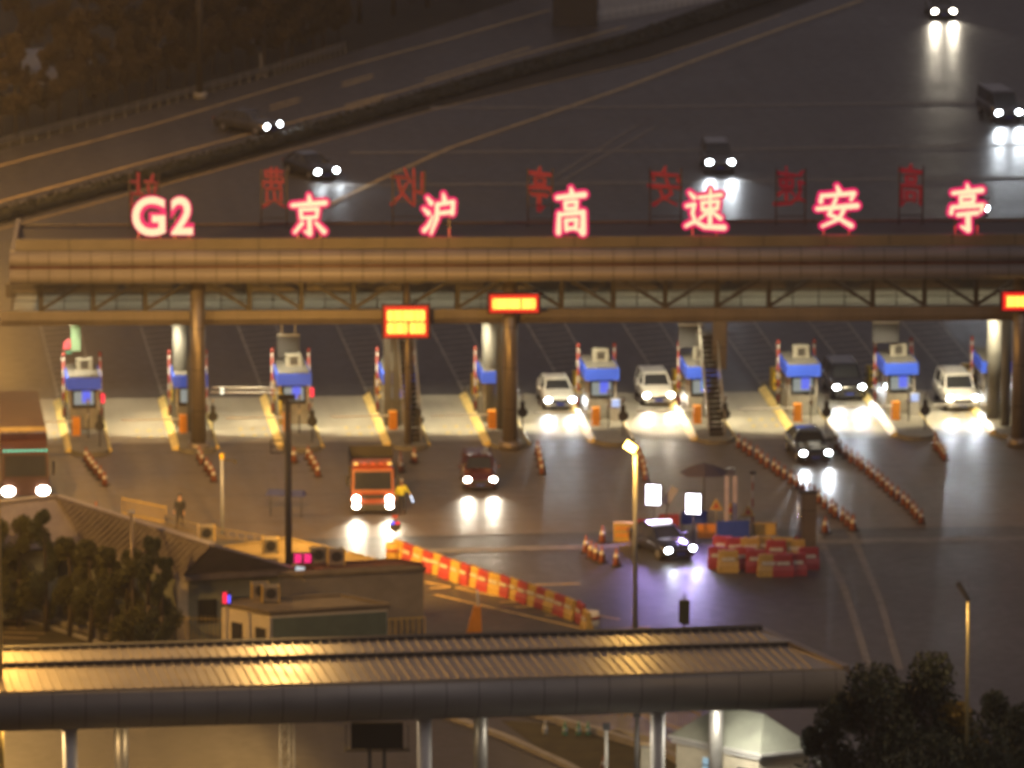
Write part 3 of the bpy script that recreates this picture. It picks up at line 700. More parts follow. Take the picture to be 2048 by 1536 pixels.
# ------------------------------------------------------------------ traffic cones
def make_cone():
    t = thing('traffic_cone', 'x', 'traffic cone', (0, 0, 0), 0, 'traffic cones')
    MB().box(0, 0, .02, .4, .4, .04).build('base', M['rubber'], t)
    MB().tube((0, 0, .04), (0, 0, .75), .16, .03, n=12).build('cone_body', M['cone_orange'], t)
    MB().tube((0, 0, .34), (0, 0, .50), .112, .082, n=12).build('white_band', M['white_paint'], t)
    return t
coneP = make_cone(); cone_used = [False]
def cone(px, py, label, group, s=1.):
    P = G(px, py)
    if not cone_used[0]: cone_used[0] = True; o = coneP; o.location = P
    else: o = dup(coneP, P)
    o['label'] = label; o['group'] = group; o.scale = (s,)*3; o.rotation_euler.z = random.uniform(0, 1.5)
def lerp_path(pts, n):
    L = [0]
    for a, c in zip(pts, pts[1:]): L.append(L[-1]+math.hypot(c[0]-a[0], c[1]-a[1]))
    out = []
    for k in range(n):
        s_ = L[-1]*k/(n-1)
        for j in range(len(pts)-1):
            if s_ <= L[j+1]+1e-6:
                f = (s_-L[j])/(L[j+1]-L[j]); out.append((pts[j][0]+f*(pts[j+1][0]-pts[j][0]), pts[j][1]+f*(pts[j+1][1]-pts[j][1]))); break
    return out
def cone_row(pts, n, what, group, s=1.05):
    for k, (x, y) in enumerate(lerp_path(pts, n)): cone(x+random.uniform(-2, 2), y+random.uniform(-1.5, 1.5), '%s cone from the islands in %s' % (ORD[k], what), group, s)
cone_row([(1478, 896), (1530, 930), (1580, 966), (1640, 1008), (1706, 1060)], 21, 'the left long diagonal cone row', 'cones of the left long row')
cone_row([(1672, 902), (1722, 938), (1790, 996), (1844, 1046)], 18, 'the right long diagonal cone row', 'cones of the right long row')
cone_row([(1870, 892), (1889, 922)], 5, 'the short row below the second right island', 'cones below the islands')
cone_row([(172, 922), (208, 970)], 6, 'the short row below the leftmost island', 'cones below the islands')
cone_row([(398, 920), (428, 962)], 5, 'the short row below the left big column', 'cones below the islands')
cone_row([(616, 918), (634, 952)], 4, 'the short row below the third island', 'cones below the islands')
cone_row([(800, 930), (802, 946)], 3, 'the left pair row below the left staircase', 'cones below the islands')
cone_row([(826, 922), (830, 926)], 2, 'the right pair below the left staircase', 'cones below the islands')
cone_row([(1076, 908), (1084, 948)], 4, 'the short row below the middle big column', 'cones below the islands')
cone_row([(1276, 912), (1292, 962)], 5, 'the dark row beside the lit lamp post', 'cones below the islands')
for k, (x, y, d) in enumerate([(1172, 1106, 'farthest left'), (1182, 1116, 'second from left'), (1205, 1086, 'farthest back'), (1204, 1126, 'nearest front left'), (1233, 1132, 'nearest the lit lamp post'), (1192, 1122, 'middle')]):
    cone(x, y, '%s pale cone in the loose group left of the police car' % d, 'cones left of the police checkpoint', 1.25)
for k, (x, y, d) in enumerate([(1651, 1066, 'left'), (1707, 1062, 'right')]): cone(x, y, 'lone tall cone at the %s beside the grey post right of the checkpoint' % d, 'lone cones', 1.2)
cone(588, 925, 'lone pale cone below the pole left of the third island', 'lone cones', 1.2)
cone(192, 1034, 'lone pale cone behind the grey hipped roof', 'lone cones', 1.1)
cone(1207+0, 1545, 'pale cone on the verge under the near canopy', 'lone cones', 1.0)

# ------------------------------------------------------------------ water-filled barriers
def make_wb(m, nm):
    t = thing('water_barrier', 'x', 'barrier block', (0, 0, 0), 0, 'water barrier blocks')
    b = MB().loft([[(-.48, -.22, 0), (.48, -.22, 0), (.48, .22, 0), (-.48, .22, 0)], [(-.48, -.2, .3), (.48, -.2, .3), (.48, .2, .3), (-.48, .2, .3)], [(-.46, -.1, .55), (.46, -.1, .55), (.46, .1, .55), (-.46, .1, .55)], [(-.44, -.08, 1.0), (.44, -.08, 1.0), (.44, .08, 1.0), (-.44, .08, 1.0)]], smooth=False)
    b.build('block', m, t)
    each(MB().box(0, -.17, .62, .6, .03, .16), 'reflector', M['white_paint'], t)
    MB().tube((-.2, 0, 1.0), (-.2, 0, 1.05), .06, n=8).build('cap', m, t)
    return t
wbr = make_wb(M['red_plastic'], 'red'); wby = make_wb(M['yellow_plastic'], 'yellow'); wu = {}
def wb(px, py, red, rz, label, group, s=1., lift=0., sx=None):
    src = wbr if red else wby; P = G(px, py); P.z = lift
    if red not in wu: wu[red] = 1; o = src; o.location = P; o['label'] = label; o.rotation_euler.z = rz
    else: o = dup(src, P, rz, label)
    o['group'] = group; o.scale = (sx or s, s, s); return o
path = [(800, 1122), (850, 1140), (960, 1178), (1060, 1208), (1130, 1232), (1164, 1248), (1172, 1262)]
NW = 21; wp = lerp_path(path, NW)
for k, (x, y) in enumerate(wp):
    a = G(*wp[max(0, k-1)]); c = G(*wp[min(NW-1, k+1)])
    wb(x+random.uniform(-2, 2), y+random.uniform(-1.2, 1.2), k % 2 == 1, math.atan2(c.y-a.y, c.x-a.x)+R(random.uniform(-6, 6)), '%s block from the far end of the curved barrier line, %s' % (ORD[k], 'red' if k % 2 else 'yellow'), 'curved line of red and yellow blocks', 1.0, sx=None)
    cur = C.objects[-1] if False else None

# ------------------------------------------------------------------ vehicles
def lamp_pair(t, xs, y, z, mt, col, e, w_=.3, h_=.2, tilt=-.06, name='headlight'):
    for x in xs:
        MB().ball((x, y, z), 1, 2, (w_/2, .09, h_/2)).build(name, mt, t)
        if e: light('SPOT', 'headlight_beam', (x, y-.14, z), e, col, t, aim=(0, -1, tilt), size=.06, angle=62, blend=.9)
def wheels(t, xs, ys, r, wdt):
    for y in ys:
        for x in xs:
            wh = MB().tube((x-wdt/2, y, r), (x+wdt/2, y, r), r, n=20).build('wheel', M['rubber'], t)
            s_ = 1 if x > 0 else -1
            MB().tube((x+s_*(wdt/2-.02), y, r), (x+s_*(wdt/2+.012), y, r), r*.62, n=16).build('rim', M['rim'], wh)
SHAPES = {   # length, half width, ground, nose z, hood z, cowl(y,z), belt z, roof(y0,y1,z), rear glass base y, tail z
 'sedan': dict(L=4.6, w=.9, g=.2, nz=.66, hz=.86, cy=1.35, cz=.96, bz=.98, r0=2.1, r1=3.35, rz=1.46, ry=4.15, tz=1.0, rw=.6, wr=.32),
 'hatch': dict(L=4.2, w=.9, g=.2, nz=.7, hz=.92, cy=1.1, cz=1.02, bz=1.03, r0=1.85, r1=3.7, rz=1.6, ry=4.05, tz=1.03, rw=.64, wr=.32),
 'suv': dict(L=4.7, w=.95, g=.25, nz=.85, hz=1.05, cy=1.25, cz=1.12, bz=1.13, r0=1.95, r1=4.2, rz=1.78, ry=4.55, tz=1.12, rw=.7, wr=.37),
 'van': dict(L=5.0, w=.95, g=.25, nz=.8, hz=1.0, cy=.75, cz=1.12, bz=1.15, r0=1.5, r1=4.8, rz=1.98, ry=4.95, tz=1.15, rw=.76, wr=.35)}
def make_car(kind, paint, label, px, py, rot=LANE, lamp='head_cool', e=900, gain=.42, cat='car', name='car', rails=False, bar=None, lw=.4, lh=.3, col=None):
    s_ = SHAPES[kind]; P = G(px, py)
    t = thing(name, label, cat, P, rot)
    L, w_, g = s_['L'], s_['w'], s_['g']
    def ring(y, k, zt_, zb_=None):
        zb_ = g if zb_ is None else zb_; ww = w_*k; zm_ = zb_+(zt_-zb_)*.55
        pts = [(-ww*.86, y, zb_), (ww*.86, y, zb_), (ww*.97, y, zb_+(zt_-zb_)*.25), (ww, y, zm_), (ww*.96, y, zb_+(zt_-zb_)*.85), (ww*.86, y, zt_-.015), (ww*.45, y, zt_+.02), (0, y, zt_+.028), (-ww*.45, y, zt_+.02), (-ww*.86, y, zt_-.015), (-ww*.96, y, zb_+(zt_-zb_)*.85), (-ww, y, zm_), (-ww*.97, y, zb_+(zt_-zb_)*.25)]
        return pts
    st = [(0, .78, s_['nz']-.12, g+.08), (.06, .84, s_['nz'], g), (.3, .95, s_['nz']+.1, g), (.75, .99, s_['hz'], g), (s_['cy'], 1, s_['cz'], g), (L*.5, 1, s_['bz'], g), (s_['r1'], 1, s_['bz']+.02, g), (s_['ry'], .98, s_['tz'], g), (L-.15, .93, s_['tz']-.06, g), (L, .84, s_['tz']-.3, g+.12)]
    MB().loft([ring(*q) for q in st]).build('body', paint, t)
    def gr(y, z, hw): return [(-hw, y, z), (hw, y, z)]
    rw, bw = s_['rw'], w_*.9
    cb, r0, r1, ry, rz, bz = s_['cy']-.05, s_['r0'], s_['r1'], s_['ry'], s_['rz'], s_['bz']-.04
    base = [(-bw*.88, cb, s_['cz']-.03), (bw*.88, cb, s_['cz']-.03), (bw, r0, bz), (bw, r1, bz), (bw*.85, ry, bz), (-bw*.85, ry, bz), (-bw, r1, bz), (-bw, r0, bz)]
    top = [(-rw*.88, r0-.12, rz-.08), (rw*.88, r0-.12, rz-.08), (rw, r0+.05, rz-.05), (rw, r1-.05, rz-.05), (rw*.9, r1+.05, rz-.08), (-rw*.9, r1+.05, rz-.08), (-rw, r1-.05, rz-.05), (-rw, r0+.05, rz-.05)]
    MB().loft([base, top], smooth=False).build('windows', M['glass'], t)
    rf = MB().loft([[(-rw*.95, r0-.18, rz-.09), (rw*.95, r0-.18, rz-.09), (rw*1.05, r0, rz-.06), (rw*1.05, r1, rz-.06), (rw*.95, r1+.12, rz-.1), (-rw*.95, r1+.12, rz-.1), (-rw*1.05, r1, rz-.06), (-rw*1.05, r0, rz-.06)], [(-rw*.8, r0+.02, rz-.01), (rw*.8, r0+.02, rz-.01), (rw*.88, r0+.2, rz), (rw*.88, r1-.2, rz), (rw*.8, r1, rz-.02), (-rw*.8, r1, rz-.02), (-rw*.88, r1-.2, rz), (-rw*.88, r0+.2, rz)]], smooth=False).build('roof', paint, t)
    pb = MB()
    for x in (-1, 1):
        pb.bar((x*bw*.9, cb-.02, s_['cz']-.01), (x*rw*.96, r0-.1, rz-.06), .09, .07)
        pb.bar((x*bw*1.0, r0+.75, bz), (x*rw*1.03, r0+.7, rz-.05), .09, .06)
        pb.bar((x*bw*.93, ry-.05, bz), (x*rw*.98, r1, rz-.07), .12, .1)
    each(pb, 'pillar', paint, t)
    nz = s_['nz']
    MB().box(0, .02, g+.34, .95, .1, .2).box(0, .0, g+.1, 1.15, .12, .1).build('grille', M['dark_board'], t)
    MB().box(0, -.045, g+.2, .46, .03, .13).build('number_plate', M['plate_blue'], t)
    for x in (-1, 1):
        MB().ball((x*(w_+.1), s_['cy']+.25, s_['cz']+.06), 1, 1, (.12, .07, .08)).build('mirror', paint, t)
        if rails: MB().tube((x*rw*.9, r0+.2, rz+.05), (x*rw*.9, r1-.2, rz+.05), .025, n=6).tube((x*rw*.9, r0+.25, rz-.02), (x*rw*.9, r0+.25, rz+.05), .025, n=6).tube((x*rw*.9, r1-.25, rz-.02), (x*rw*.9, r1-.25, rz+.05), .025, n=6).build('roof_rail', M['chrome'], t)
    wheels(t, (-w_+.12, w_-.12), (.85, L-.95), s_['wr'], .2)
    col = col or ((.86, .93, 1) if lamp == 'head_cool' else (1, .88, .68))
    lamp_pair(t, (-w_*.73, w_*.73), .05, nz-.04, E[lamp], col, e*gain, lw, lh)
    for x in (-1, 1): MB().box(x*w_*.75, L-.03, s_['tz']-.22, .26, .06, .14).build('tail_light', M['red'], t)
    if bar:
        lb = MB().box(0, (r0+r1)/2-.4, rz+.09, 1.05, .28, .14).build('light_bar', bar, t)
    return t
TOL = R(9)
make_car('sedan', M['paint_white'], 'white sedan with lit headlights in the toll lane right of the middle column', 1121, 823, LANE)
make_car('hatch', M['paint_white'], 'white rounded minivan with lit headlights left of the right staircase', 1318, 815, LANE, lamp='head_warm', e=1300)
make_car('suv', M['paint_black'], 'black car with shining roof in the second toll lane from the right', 1699, 804, LANE, rails=True, e=1300)
make_car('suv', M['paint_white'], 'white off-road car with roof rails in the rightmost toll lane', 1926, 826, LANE, rails=True, e=1300)
make_car('sedan', M['paint_black'], 'dark car driving between the two long cone rows', 1632, 930, R(9), e=1100)
make_car('hatch', M['paint_maroon'], 'dark car on the forecourt right of the orange truck', 961, 985, R(3), lamp='head_warm', e=1500)
make_car('suv', M['paint_grey'], 'dark car behind the canopy heading towards the character 速', 1441, 350, R(4), e=1800, lw=.48, lh=.38, rails=True)
make_car('sedan', M['paint_grey'], 'dark car half hidden behind the last lit character at the right', 1950, 437, R(4), e=1200, lw=.48, lh=.38)
make_car('van', M['paint_grey'], 'dark van with blue-white headlights at the right edge of the road', 2018, 248, R(12), e=2800, lw=.48, lh=.38)
make_car('sedan', M['paint_black'], 'far car with warm headlights near the top right corner', 1888, 40, R(5), lamp='head_warm', e=2600, lw=.48, lh=.38)
make_car('sedan', M['paint_black'], 'dark car turning behind the roof characters at the left', 655, 362, R(30), e=1500, lw=.48, lh=.38)
make_car('sedan', M['paint_grey'], 'lone car on the highway left of the dark median', 548, 270, R(52), e=700, lw=.48, lh=.38)
make_car('sedan', M['paint_black'], 'black police car with flashing roof bar beside the checkpoint', 1362, 1124, R(24), e=900, bar=emat('bar_glow', (.95, .85, 1), 3))
# orange-red truck on the forecourt
P = G(746, 1030)
t = thing('truck', 'orange-red truck with headlights and lit roof markers on the forecourt', 'truck', P, R(2))
w_ = 1.08
MB().loft([[(-w_*k, y, z) for k, y in ((1, 0),)]+[(w_*k, y, z) for k, y in ((1, 0),)]+[(w_, 1.9, z), (-w_, 1.9, z)] if True else None for z, in ((.45,), (1.2,))], smooth=False).build('cab_lower', M['paint_red'], t)
MB().loft([[(-w_, .0, 1.2), (w_, .0, 1.2), (w_, 1.9, 1.2), (-w_, 1.9, 1.2)], [(-w_*.95, .22, 2.3), (w_*.95, .22, 2.3), (w_*.97, 1.9, 2.35), (-w_*.97, 1.9, 2.35)], [(-w_*.85, .45, 2.45), (w_*.85, .45, 2.45), (w_*.9, 1.85, 2.5), (-w_*.9, 1.85, 2.5)]], smooth=False).build('cab', M['paint_red'], t)
MB().prism([(-w_*.88, -.015, 1.32), (w_*.88, -.015, 1.32), (w_*.85, .185, 2.2), (-w_*.85, .185, 2.2)], (0, .06, 0)).build('windscreen', M['glass'], t)
MB().box(0, -.06, .42, 2.15, .2, .34).build('bumper', M['paint_grey'], t)
MB().box(0, -.02, .95, 1.2, .06, .2).build('grille', M['dark_board'], t)
MB().box(0, .5, 2.55, 1.9, .3, .16).build('roof_visor', M['paint_red'], t)
for x in (-.85, -.43, 0, .43, .85): MB().box(x, .33, 2.58, .2, .06, .1).build('marker_light', E['amber_dim'] if abs(x) < .8 else E['amber'], t)
for x in (-1.28, 1.28): MB().box(x, .1, 1.75, .16, .1, .55).build('mirror', M['dark_board'], t)
MB().box(0, 4.6, 1.5, 2.35, 4.9, .12).box(0, 4.6, .75, .9, 5, .2).build('bed', M['steel_dark'], t)
for sx, sy, wx, wy in ((-1.15, 4.6, .06, 4.9), (1.15, 4.6, .06, 4.9), (0, 2.15, 2.35, .06), (0, 7.05, 2.35, .06)): MB().box(sx, sy, 1.8, wx, wy, .6).build('side_board', M['steel_dark'], t)
wheels(t, (-.95, .95), (1.0, 5.6), .45, .28)
lamp_pair(t, (-.84, .84), -.05, .82, E['head_warm'], (1, .86, .62), 1100, .4, .42)
for x in (-.84, .84): MB().ball((x, -.17, .5), 1, 2, (.2, .06, .14)).build('fog_light', E['head_warm'], t)
# big truck at the left edge
P = G(52, 1018)
t = thing('truck', 'big red truck with green roof beads and long load at the left edge', 'truck', P, LANE)
MB().loft([[(-1.2, 0, .5), (1.2, 0, .5), (1.2, 2.2, .5), (-1.2, 2.2, .5)], [(-1.2, 0, 1.6), (1.2, 0, 1.6), (1.2, 2.2, 1.6), (-1.2, 2.2, 1.6)], [(-1.15, .2, 2.9), (1.15, .2, 2.9), (1.15, 2.2, 3.1), (-1.15, 2.2, 3.1)]], smooth=False).build('cab', mat('cab_brown', (.07, .03, .02), .4, scale=1, coat=.4), t)
MB().prism([(-1.05, -.015, 1.7), (1.05, -.015, 1.7), (1.02, .165, 2.75), (-1.02, .165, 2.75)], (0, .05, 0)).build('windscreen', M['glass'], t)
MB().box(0, -.08, .5, 2.4, .2, .4).build('bumper', M['dark_board'], t)
bd = MB()
for k in range(11): bd.ball((-1.05+k*.21, .22, 2.98), .055, 1)
bd.build('roof_beads', E['green_bead'], t)
MB().box(0, 8.2, 2.0, 2.45, 11.2, 2.6).build('load', M['tarp_pink'], t)
MB().box(0, 2.5, 3.2, 2.3, .4, .5).build('cab_fairing', M['paint_maroon'], t)
MB().box(0, 3.5, 3.36, 2.47, .9, .14).build('load_strap', M['yellow_plastic'], t)
MB().box(0, 7.5, .75, 1., 12.5, .25).build('chassis', M['steel_dark'], t)
wheels(t, (-1.05, 1.05), (1.2, 9.5, 10.9), .5, .3)
for x in (-1.42, 1.42): MB().box(x, .05, 2.1, .14, .1, .7).build('mirror', M['dark_board'], t)
lamp_pair(t, (-.88, .88), -.06, .95, E['head_warm'], (1, .93, .84), 1200, .7, .5)

# ------------------------------------------------------------------ people
def person(label, px, py, top_m, leg_m, rot, cap=None, wand=False):
    P = G(px, py); t = thing('person', label, 'person', P, rot)
    def skin(name, m, verts, edges, root=0, par=t):
        bm = bmesh.new(); ly = bm.verts.layers.skin.verify(); vs = []
        for i, v in enumerate(verts):
            q = bm.verts.new(v[:3]); q[ly].radius = (v[3], v[4] if len(v) > 4 else v[3]); q[ly].use_root = (i == root); vs.append(q)
        for e_ in edges: bm.edges.new((vs[e_[0]], vs[e_[1]]))
        me = bpy.data.meshes.new(name); bm.to_mesh(me); bm.free(); me.materials.append(m)
        o = bpy.data.objects.new(name, me); C.objects.link(o); o.parent = par
        md = o.modifiers.new('skin', 'SKIN'); md.use_smooth_shade = True; sb = o.modifiers.new('sub', 'SUBSURF'); sb.levels = 1; sb.render_levels = 2
        return o
    a = 1.0
    V = [(0, 0, .95, .12, .08), (0, 0, 1.15, .11, .07), (0, 0, 1.36, .14, .075), (0, 0, 1.48, .06), (0, -.01, 1.56, .075, .09), (0, -.01, 1.68, .085, .1)]
    Ed = [(0, 1), (1, 2), (2, 3), (3, 4), (4, 5)]
    def chain(root, pts):
        i = root
        for p in pts: V.append(p); Ed.append((i, len(V)-1)); i = len(V)-1
        return i
    chain(0, [(-.1, 0, .88, .09), (-.11, -.02, .48, .06), (-.12, .02, .08, .045), (-.13, -.14, .04, .04)])
    chain(0, [(.1, 0, .88, .09), (.12, .04, .48, .06), (.13, .08, .08, .045), (.14, -.08, .04, .04)])
    hands = []
    for sx in (-1, 1):
        el = (sx*.27, .02, 1.12) if not (wand and sx > 0) else (sx*.3, -.06, 1.15)
        ha = (sx*.27, -.1, .88) if not (wand and sx > 0) else (sx*.42, -.28, 1.05)
        chain(2, [(sx*.2, 0, 1.38, .065), el+(.045,), ha+(.032,)]); hands.append((sx, Vector(ha)))
    skin('body', M['skin'], V, Ed)
    jk = [(0, 0, .86, .2, .16), (0, 0, 1.12, .19, .16), (0, 0, 1.36, .22, .165), (0, 0, 1.47, .13, .11)]
    Ej = [(0, 1), (1, 2), (2, 3)]
    for sx, ha in hands:
        el = (sx*.27, .02, 1.12) if not (wand and sx > 0) else (sx*.3, -.06, 1.15)
        n0 = len(jk); jk += [(sx*.2, 0, 1.38, .085), el+(.062,), tuple(ha*.85+Vector(el)*.15)+(.046,)]; Ej += [(2, n0), (n0, n0+1), (n0+1, n0+2)]
    skin('jacket', top_m, jk, Ej)
    tr = [(0, 0, .95, .16, .12), (-.1, 0, .86, .1), (-.11, -.02, .48, .078), (-.12, .02, .1, .068), (.1, 0, .86, .1), (.12, .04, .48, .078), (.13, .08, .1, .068)]
    skin('trousers', leg_m, tr, [(0, 1), (1, 2), (2, 3), (0, 4), (4, 5), (5, 6)])
    for sx, ha in hands:                                   # palm and five fingers
        hv = [(ha.x, ha.y, ha.z, .03, .018), (ha.x, ha.y-.02, ha.z-.08, .036, .016)]; he = [(0, 1)]
        for k, (dx, ln) in enumerate(((-.03, .06), (-.01, .075), (.01, .08), (.03, .07))):
            n0 = len(hv); hv += [(ha.x+dx, ha.y-.03, ha.z-.1, .009), (ha.x+dx, ha.y-.05, ha.z-.1-ln*.6, .008), (ha.x+dx, ha.y-.045, ha.z-.1-ln, .007)]; he += [(1, n0), (n0, n0+1), (n0+1, n0+2)]
        n0 = len(hv); hv += [(ha.x-sx*.045, ha.y-.03, ha.z-.05, .01), (ha.x-sx*.05, ha.y-.05, ha.z-.09, .008)]; he += [(0, n0), (n0, n0+1)]
        skin('hand', M['skin'], hv, he)
    hm = MB().ball((0, .01, 1.72), 1, 2, (.105, .12, .075))
    if cap: hm.box(0, -.12, 1.71, .16, .1, .02)
    hm.build('cap' if cap else 'hair', cap or M['cloth_dark'], t)
    each(MB().box(-.035, -.105, 1.64, .025, .01, .012).box(.035, -.105, 1.64, .025, .01, .012), 'eye', M['cloth_dark'], t)
    MB().ball((0, -.115, 1.61), .018, 1).build('nose', M['skin'], t)
    each(MB().box(-.12, -.1, .045, .1, .27, .09).box(.135, -.04, .045, .1, .27, .09), 'shoe', M['rubber'], t)
    if wand:
        h = hands[1][1]; o = MB().tube((h.x, h.y-.03, h.z-.08), (h.x+.12, h.y-.12, h.z-.42), .022, n=8).build('baton', E['wand']); o.location = P; o.rotation_euler.z = rot
        tag(o, 'pale glowing baton held by the officer beside the orange truck', 'baton')
    return t
person('traffic officer in yellow vest and white cap standing beside the orange-red truck', 803, 1026, M['hivis'], M['cloth_dark'], R(10), M['white_paint'], True)
person('person in dark clothes standing behind the grey hipped roof', 360, 1056, M['cloth_dark'], M['cloth_dark'], R(-20))

# ------------------------------------------------------------------ police checkpoint on the right
def panel_stand(px, py, top, bot, wpx, label, rz):
    P = G(px, py); t = thing('work_light', label, 'work light', P, rz); s_ = SC(P)*_c
    z0, z1_ = (py-bot)/s_, (py-top)/s_; wd = wpx/s_
    MB().box(0, .1, (z0+z1_)/2, wd+.12, .14, z1_-z0+.12).build('housing', M['dark_board'], t)
    lp = MB()
    for k in range(3):
        zz = z0+(z1_-z0)*(k+.5)/3; lp.box(0, 0, zz, wd, .06, (z1_-z0)/3-.03)
    lp.build('lit_panel', E['panel_white'], t)
    MB().tube((0, .12, 0), (0, .12, z0+.1), .045, n=8).tube((-.5, .12, .03), (.5, .12, .03), .03, n=8).tube((0, -.4, .03), (0, .6, .03), .03, n=8).build('stand', M['steel_dark'], t)
    light('AREA', 'work_beam', (0, -.12, (z0+z1_)/2), 320, (.48, .34, 1), t, aim=(0, -1, -.45), size=wd, size_y=z1_-z0)
    return t
panel_stand(1306, 1078, 970, 1009, 27, 'left of the two glaring white light panels at the checkpoint', R(-12))
panel_stand(1386, 1092, 988, 1027, 27, 'right of the two glaring white light panels at the checkpoint', R(-12))
P = G(1326, 1075); t = thing('tilted_panel', 'tilted pale slatted board between the two glaring light panels', 'board', P, 0)
MB().box(.35, 0, 2.15, .42, .05, .95, ry=R(32)).build('board', M['steel_pale'], t); MB().tube((0, 0, 0), (.25, 0, 1.8), .04, n=8).build('stand', M['steel_dark'], t)
P = G(1408, 1040); t = thing('parasol', 'large dark parasol on a thin pole behind the checkpoint', 'parasol', P, 0); hh = HT(1408, 1040, 926)
nseg = 8; MB().loft([[(1.25*k*math.cos(2*math.pi*i/nseg), 1.25*k*math.sin(2*math.pi*i/nseg), z-(.07 if i % 2 else 0)*k) for i in range(nseg)] for k, z in ((1, hh-.45), (.6, hh-.2), (.3, hh-.06), (.05, hh))], smooth=False).build('canopy', M['parasol'], t)
MB().tube((0, 0, 0), (0, 0, hh+.06), .03, n=8).build('pole', M['steel_dark'], t); MB().tube((0, 0, 0), (0, 0, .12), .3, .25, n=14).build('foot', M['concrete'], t)
P = G(1461, 1072); hh = HT(1461, 1072, 934); t = thing('light_column', 'pale twin-post light column with a bright cap behind the blue board', 'light tower', P, 0)
each(MB().box(-.2, 0, hh/2-.2, .2, .2, hh-.5).box(.2, 0, hh/2-.2, .2, .2, hh-.5), 'post', mat('lilac_post', (.4, .36, .45), .5), t); MB().box(0, 0, hh-.22, .42, .3, .34).build('cap', M['chrome'], t)
P = G(1505, 1062); hh = HT(1505, 1062, 945); t = thing('striped_pole', 'thin red and white striped pole at the checkpoint', 'pole', P, 0)
MB().tube((0, 0, 0), (0, 0, hh), .05, n=8).build('shaft', M['striped'], t); MB().box(0, 0, hh, .3, .12, .14).build('top_bracket', M['steel_dark'], t)
P = G(1612, 1108); hh = HT(1612, 1108, 986); t = thing('gate_post', 'dark grey gate post with a lilac edge right of the checkpoint', 'gate post', P, 0)
MB().box(.12, .1, hh/2, .75, .3, hh).build('panel', M['column'], t); MB().tube((-.36, -.1, 0), (-.36, -.1, hh), .05, n=10).build('edge_tube', M['chrome'], t); MB().box(.1, .1, hh+.05, .95, .4, .1).build('top', M['steel_dark'], t)
# boards, barrels, screens
def board(px, py, wpx, hpx, m, label, rz=0., name='notice_board', legs=True, d=.08, cat='board'):
    P = G(px, py); s_ = SC(P)*_c; wd, h = wpx/s_, hpx/s_
    t = thing(name, label, cat, P, rz)
    z0 = .25 if legs else 0.
    MB().box(0, 0, z0+(h-z0)/2, wd, d, h-z0).build('board', m, t)
    each(MB().box(-wd/2, .02, h/2, .07, d+.04, h).box(wd/2, .02, h/2, .07, d+.04, h), 'frame_post', M['steel'], t)
    if legs: each(MB().box(-wd*.4, 0, .03, .08, .6, .06).box(wd*.4, 0, .03, .08, .6, .06), 'foot', M['steel_dark'], t)
    return t
board(1466, 1086, 66, 44, M['blue_board'], 'blue notice board standing behind the water barriers', R(6))
board(1388, 1058, 52, 36, M['blue_board'], 'blue board behind the police car under the right light panel', R(4))
board(1338, 1064, 40, 36, M['red'], 'red board behind the police car under the left light panel', R(4))
board(1282, 1074, 22, 36, M['red'], 'narrow red board right of the lit lamp post', R(4))
board(1610, 1094, 42, 22, M['red'], 'low red board at the foot of the grey gate post', 0)
board(1414, 1086, 40, 38, M['orange'], 'orange board between the police car and the blue notice board', R(4))
board(1530, 1080, 44, 34, M['yellow_plastic'], 'yellow and red banded board behind the water barriers', 0)
P = G(1246, 1082); t = thing('yellow_bin', 'yellow ribbed barrel block left of the lit lamp post', 'barrel', P, 0)
MB().box(0, 0, .48, .95, .5, .96).build('body', M['yellow_plastic'], t); each(MB().box(0, -.26, .7, .8, .03, .1).box(0, -.26, .35, .8, .03, .1), 'rib', M['orange'], t)
for k, (x, y, d_) in enumerate([(1436, 1012, 'left'), (1465, 1020, 'middle'), (1500, 1024, 'right')]):
    P = G(x-4, y+48); s_ = SC(P)*_c; hh = 48/s_
    t = thing('warning_sign', '%s of three yellow and pink warning signs on poles at the checkpoint' % d_, 'sign', P, 0, 'warning signs at the checkpoint')
    MB().tube((0, 0, 0), (0, 0, hh), .03, n=8).build('pole', M['steel'], t)
    MB().prism([(-.34, -.05, hh-.2), (.34, -.05, hh-.2), (0, -.05, hh+.42)], (0, .04, 0)).build('plate', M['yellow_plastic'], t)
    MB().prism([(-.16, -.06, hh-.1), (.16, -.06, hh-.1), (0, -.06, hh+.2)], (0, .008, 0)).build('symbol', M['red_plastic'], t)
BL = [(1436, 1136, 1), (1456, 1144, 0), (1489, 1138, 1), (1512, 1143, 1), (1536, 1152, 0), (1566, 1152, 1), (1592, 1150, 1), (1590, 1122, 0), (1617, 1138, 1), (1500, 1118, 0), (1524, 1116, 0), (1552, 1124, 1), (1470, 1118, 1), (1445, 1115, 1), (1566, 1118, 0)]
PL = ['farthest left', 'second from left in front', 'third from left in front', 'fourth from left in front', 'widest in front', 'right of the widest', 'second right of the widest', 'behind the right front', 'farthest right', 'behind the middle', 'in the back row middle', 'behind the widest', 'behind the second from left', 'at the back left', 'at the back right']
for (x, y, r_), d_ in zip(BL, PL): wb(x, y, r_ == 1, R(random.uniform(-8, 8)), '%s water barrier of the checkpoint cluster, block %s' % ('red' if r_ else 'yellow', d_), 'water barriers at the checkpoint', 1.08)

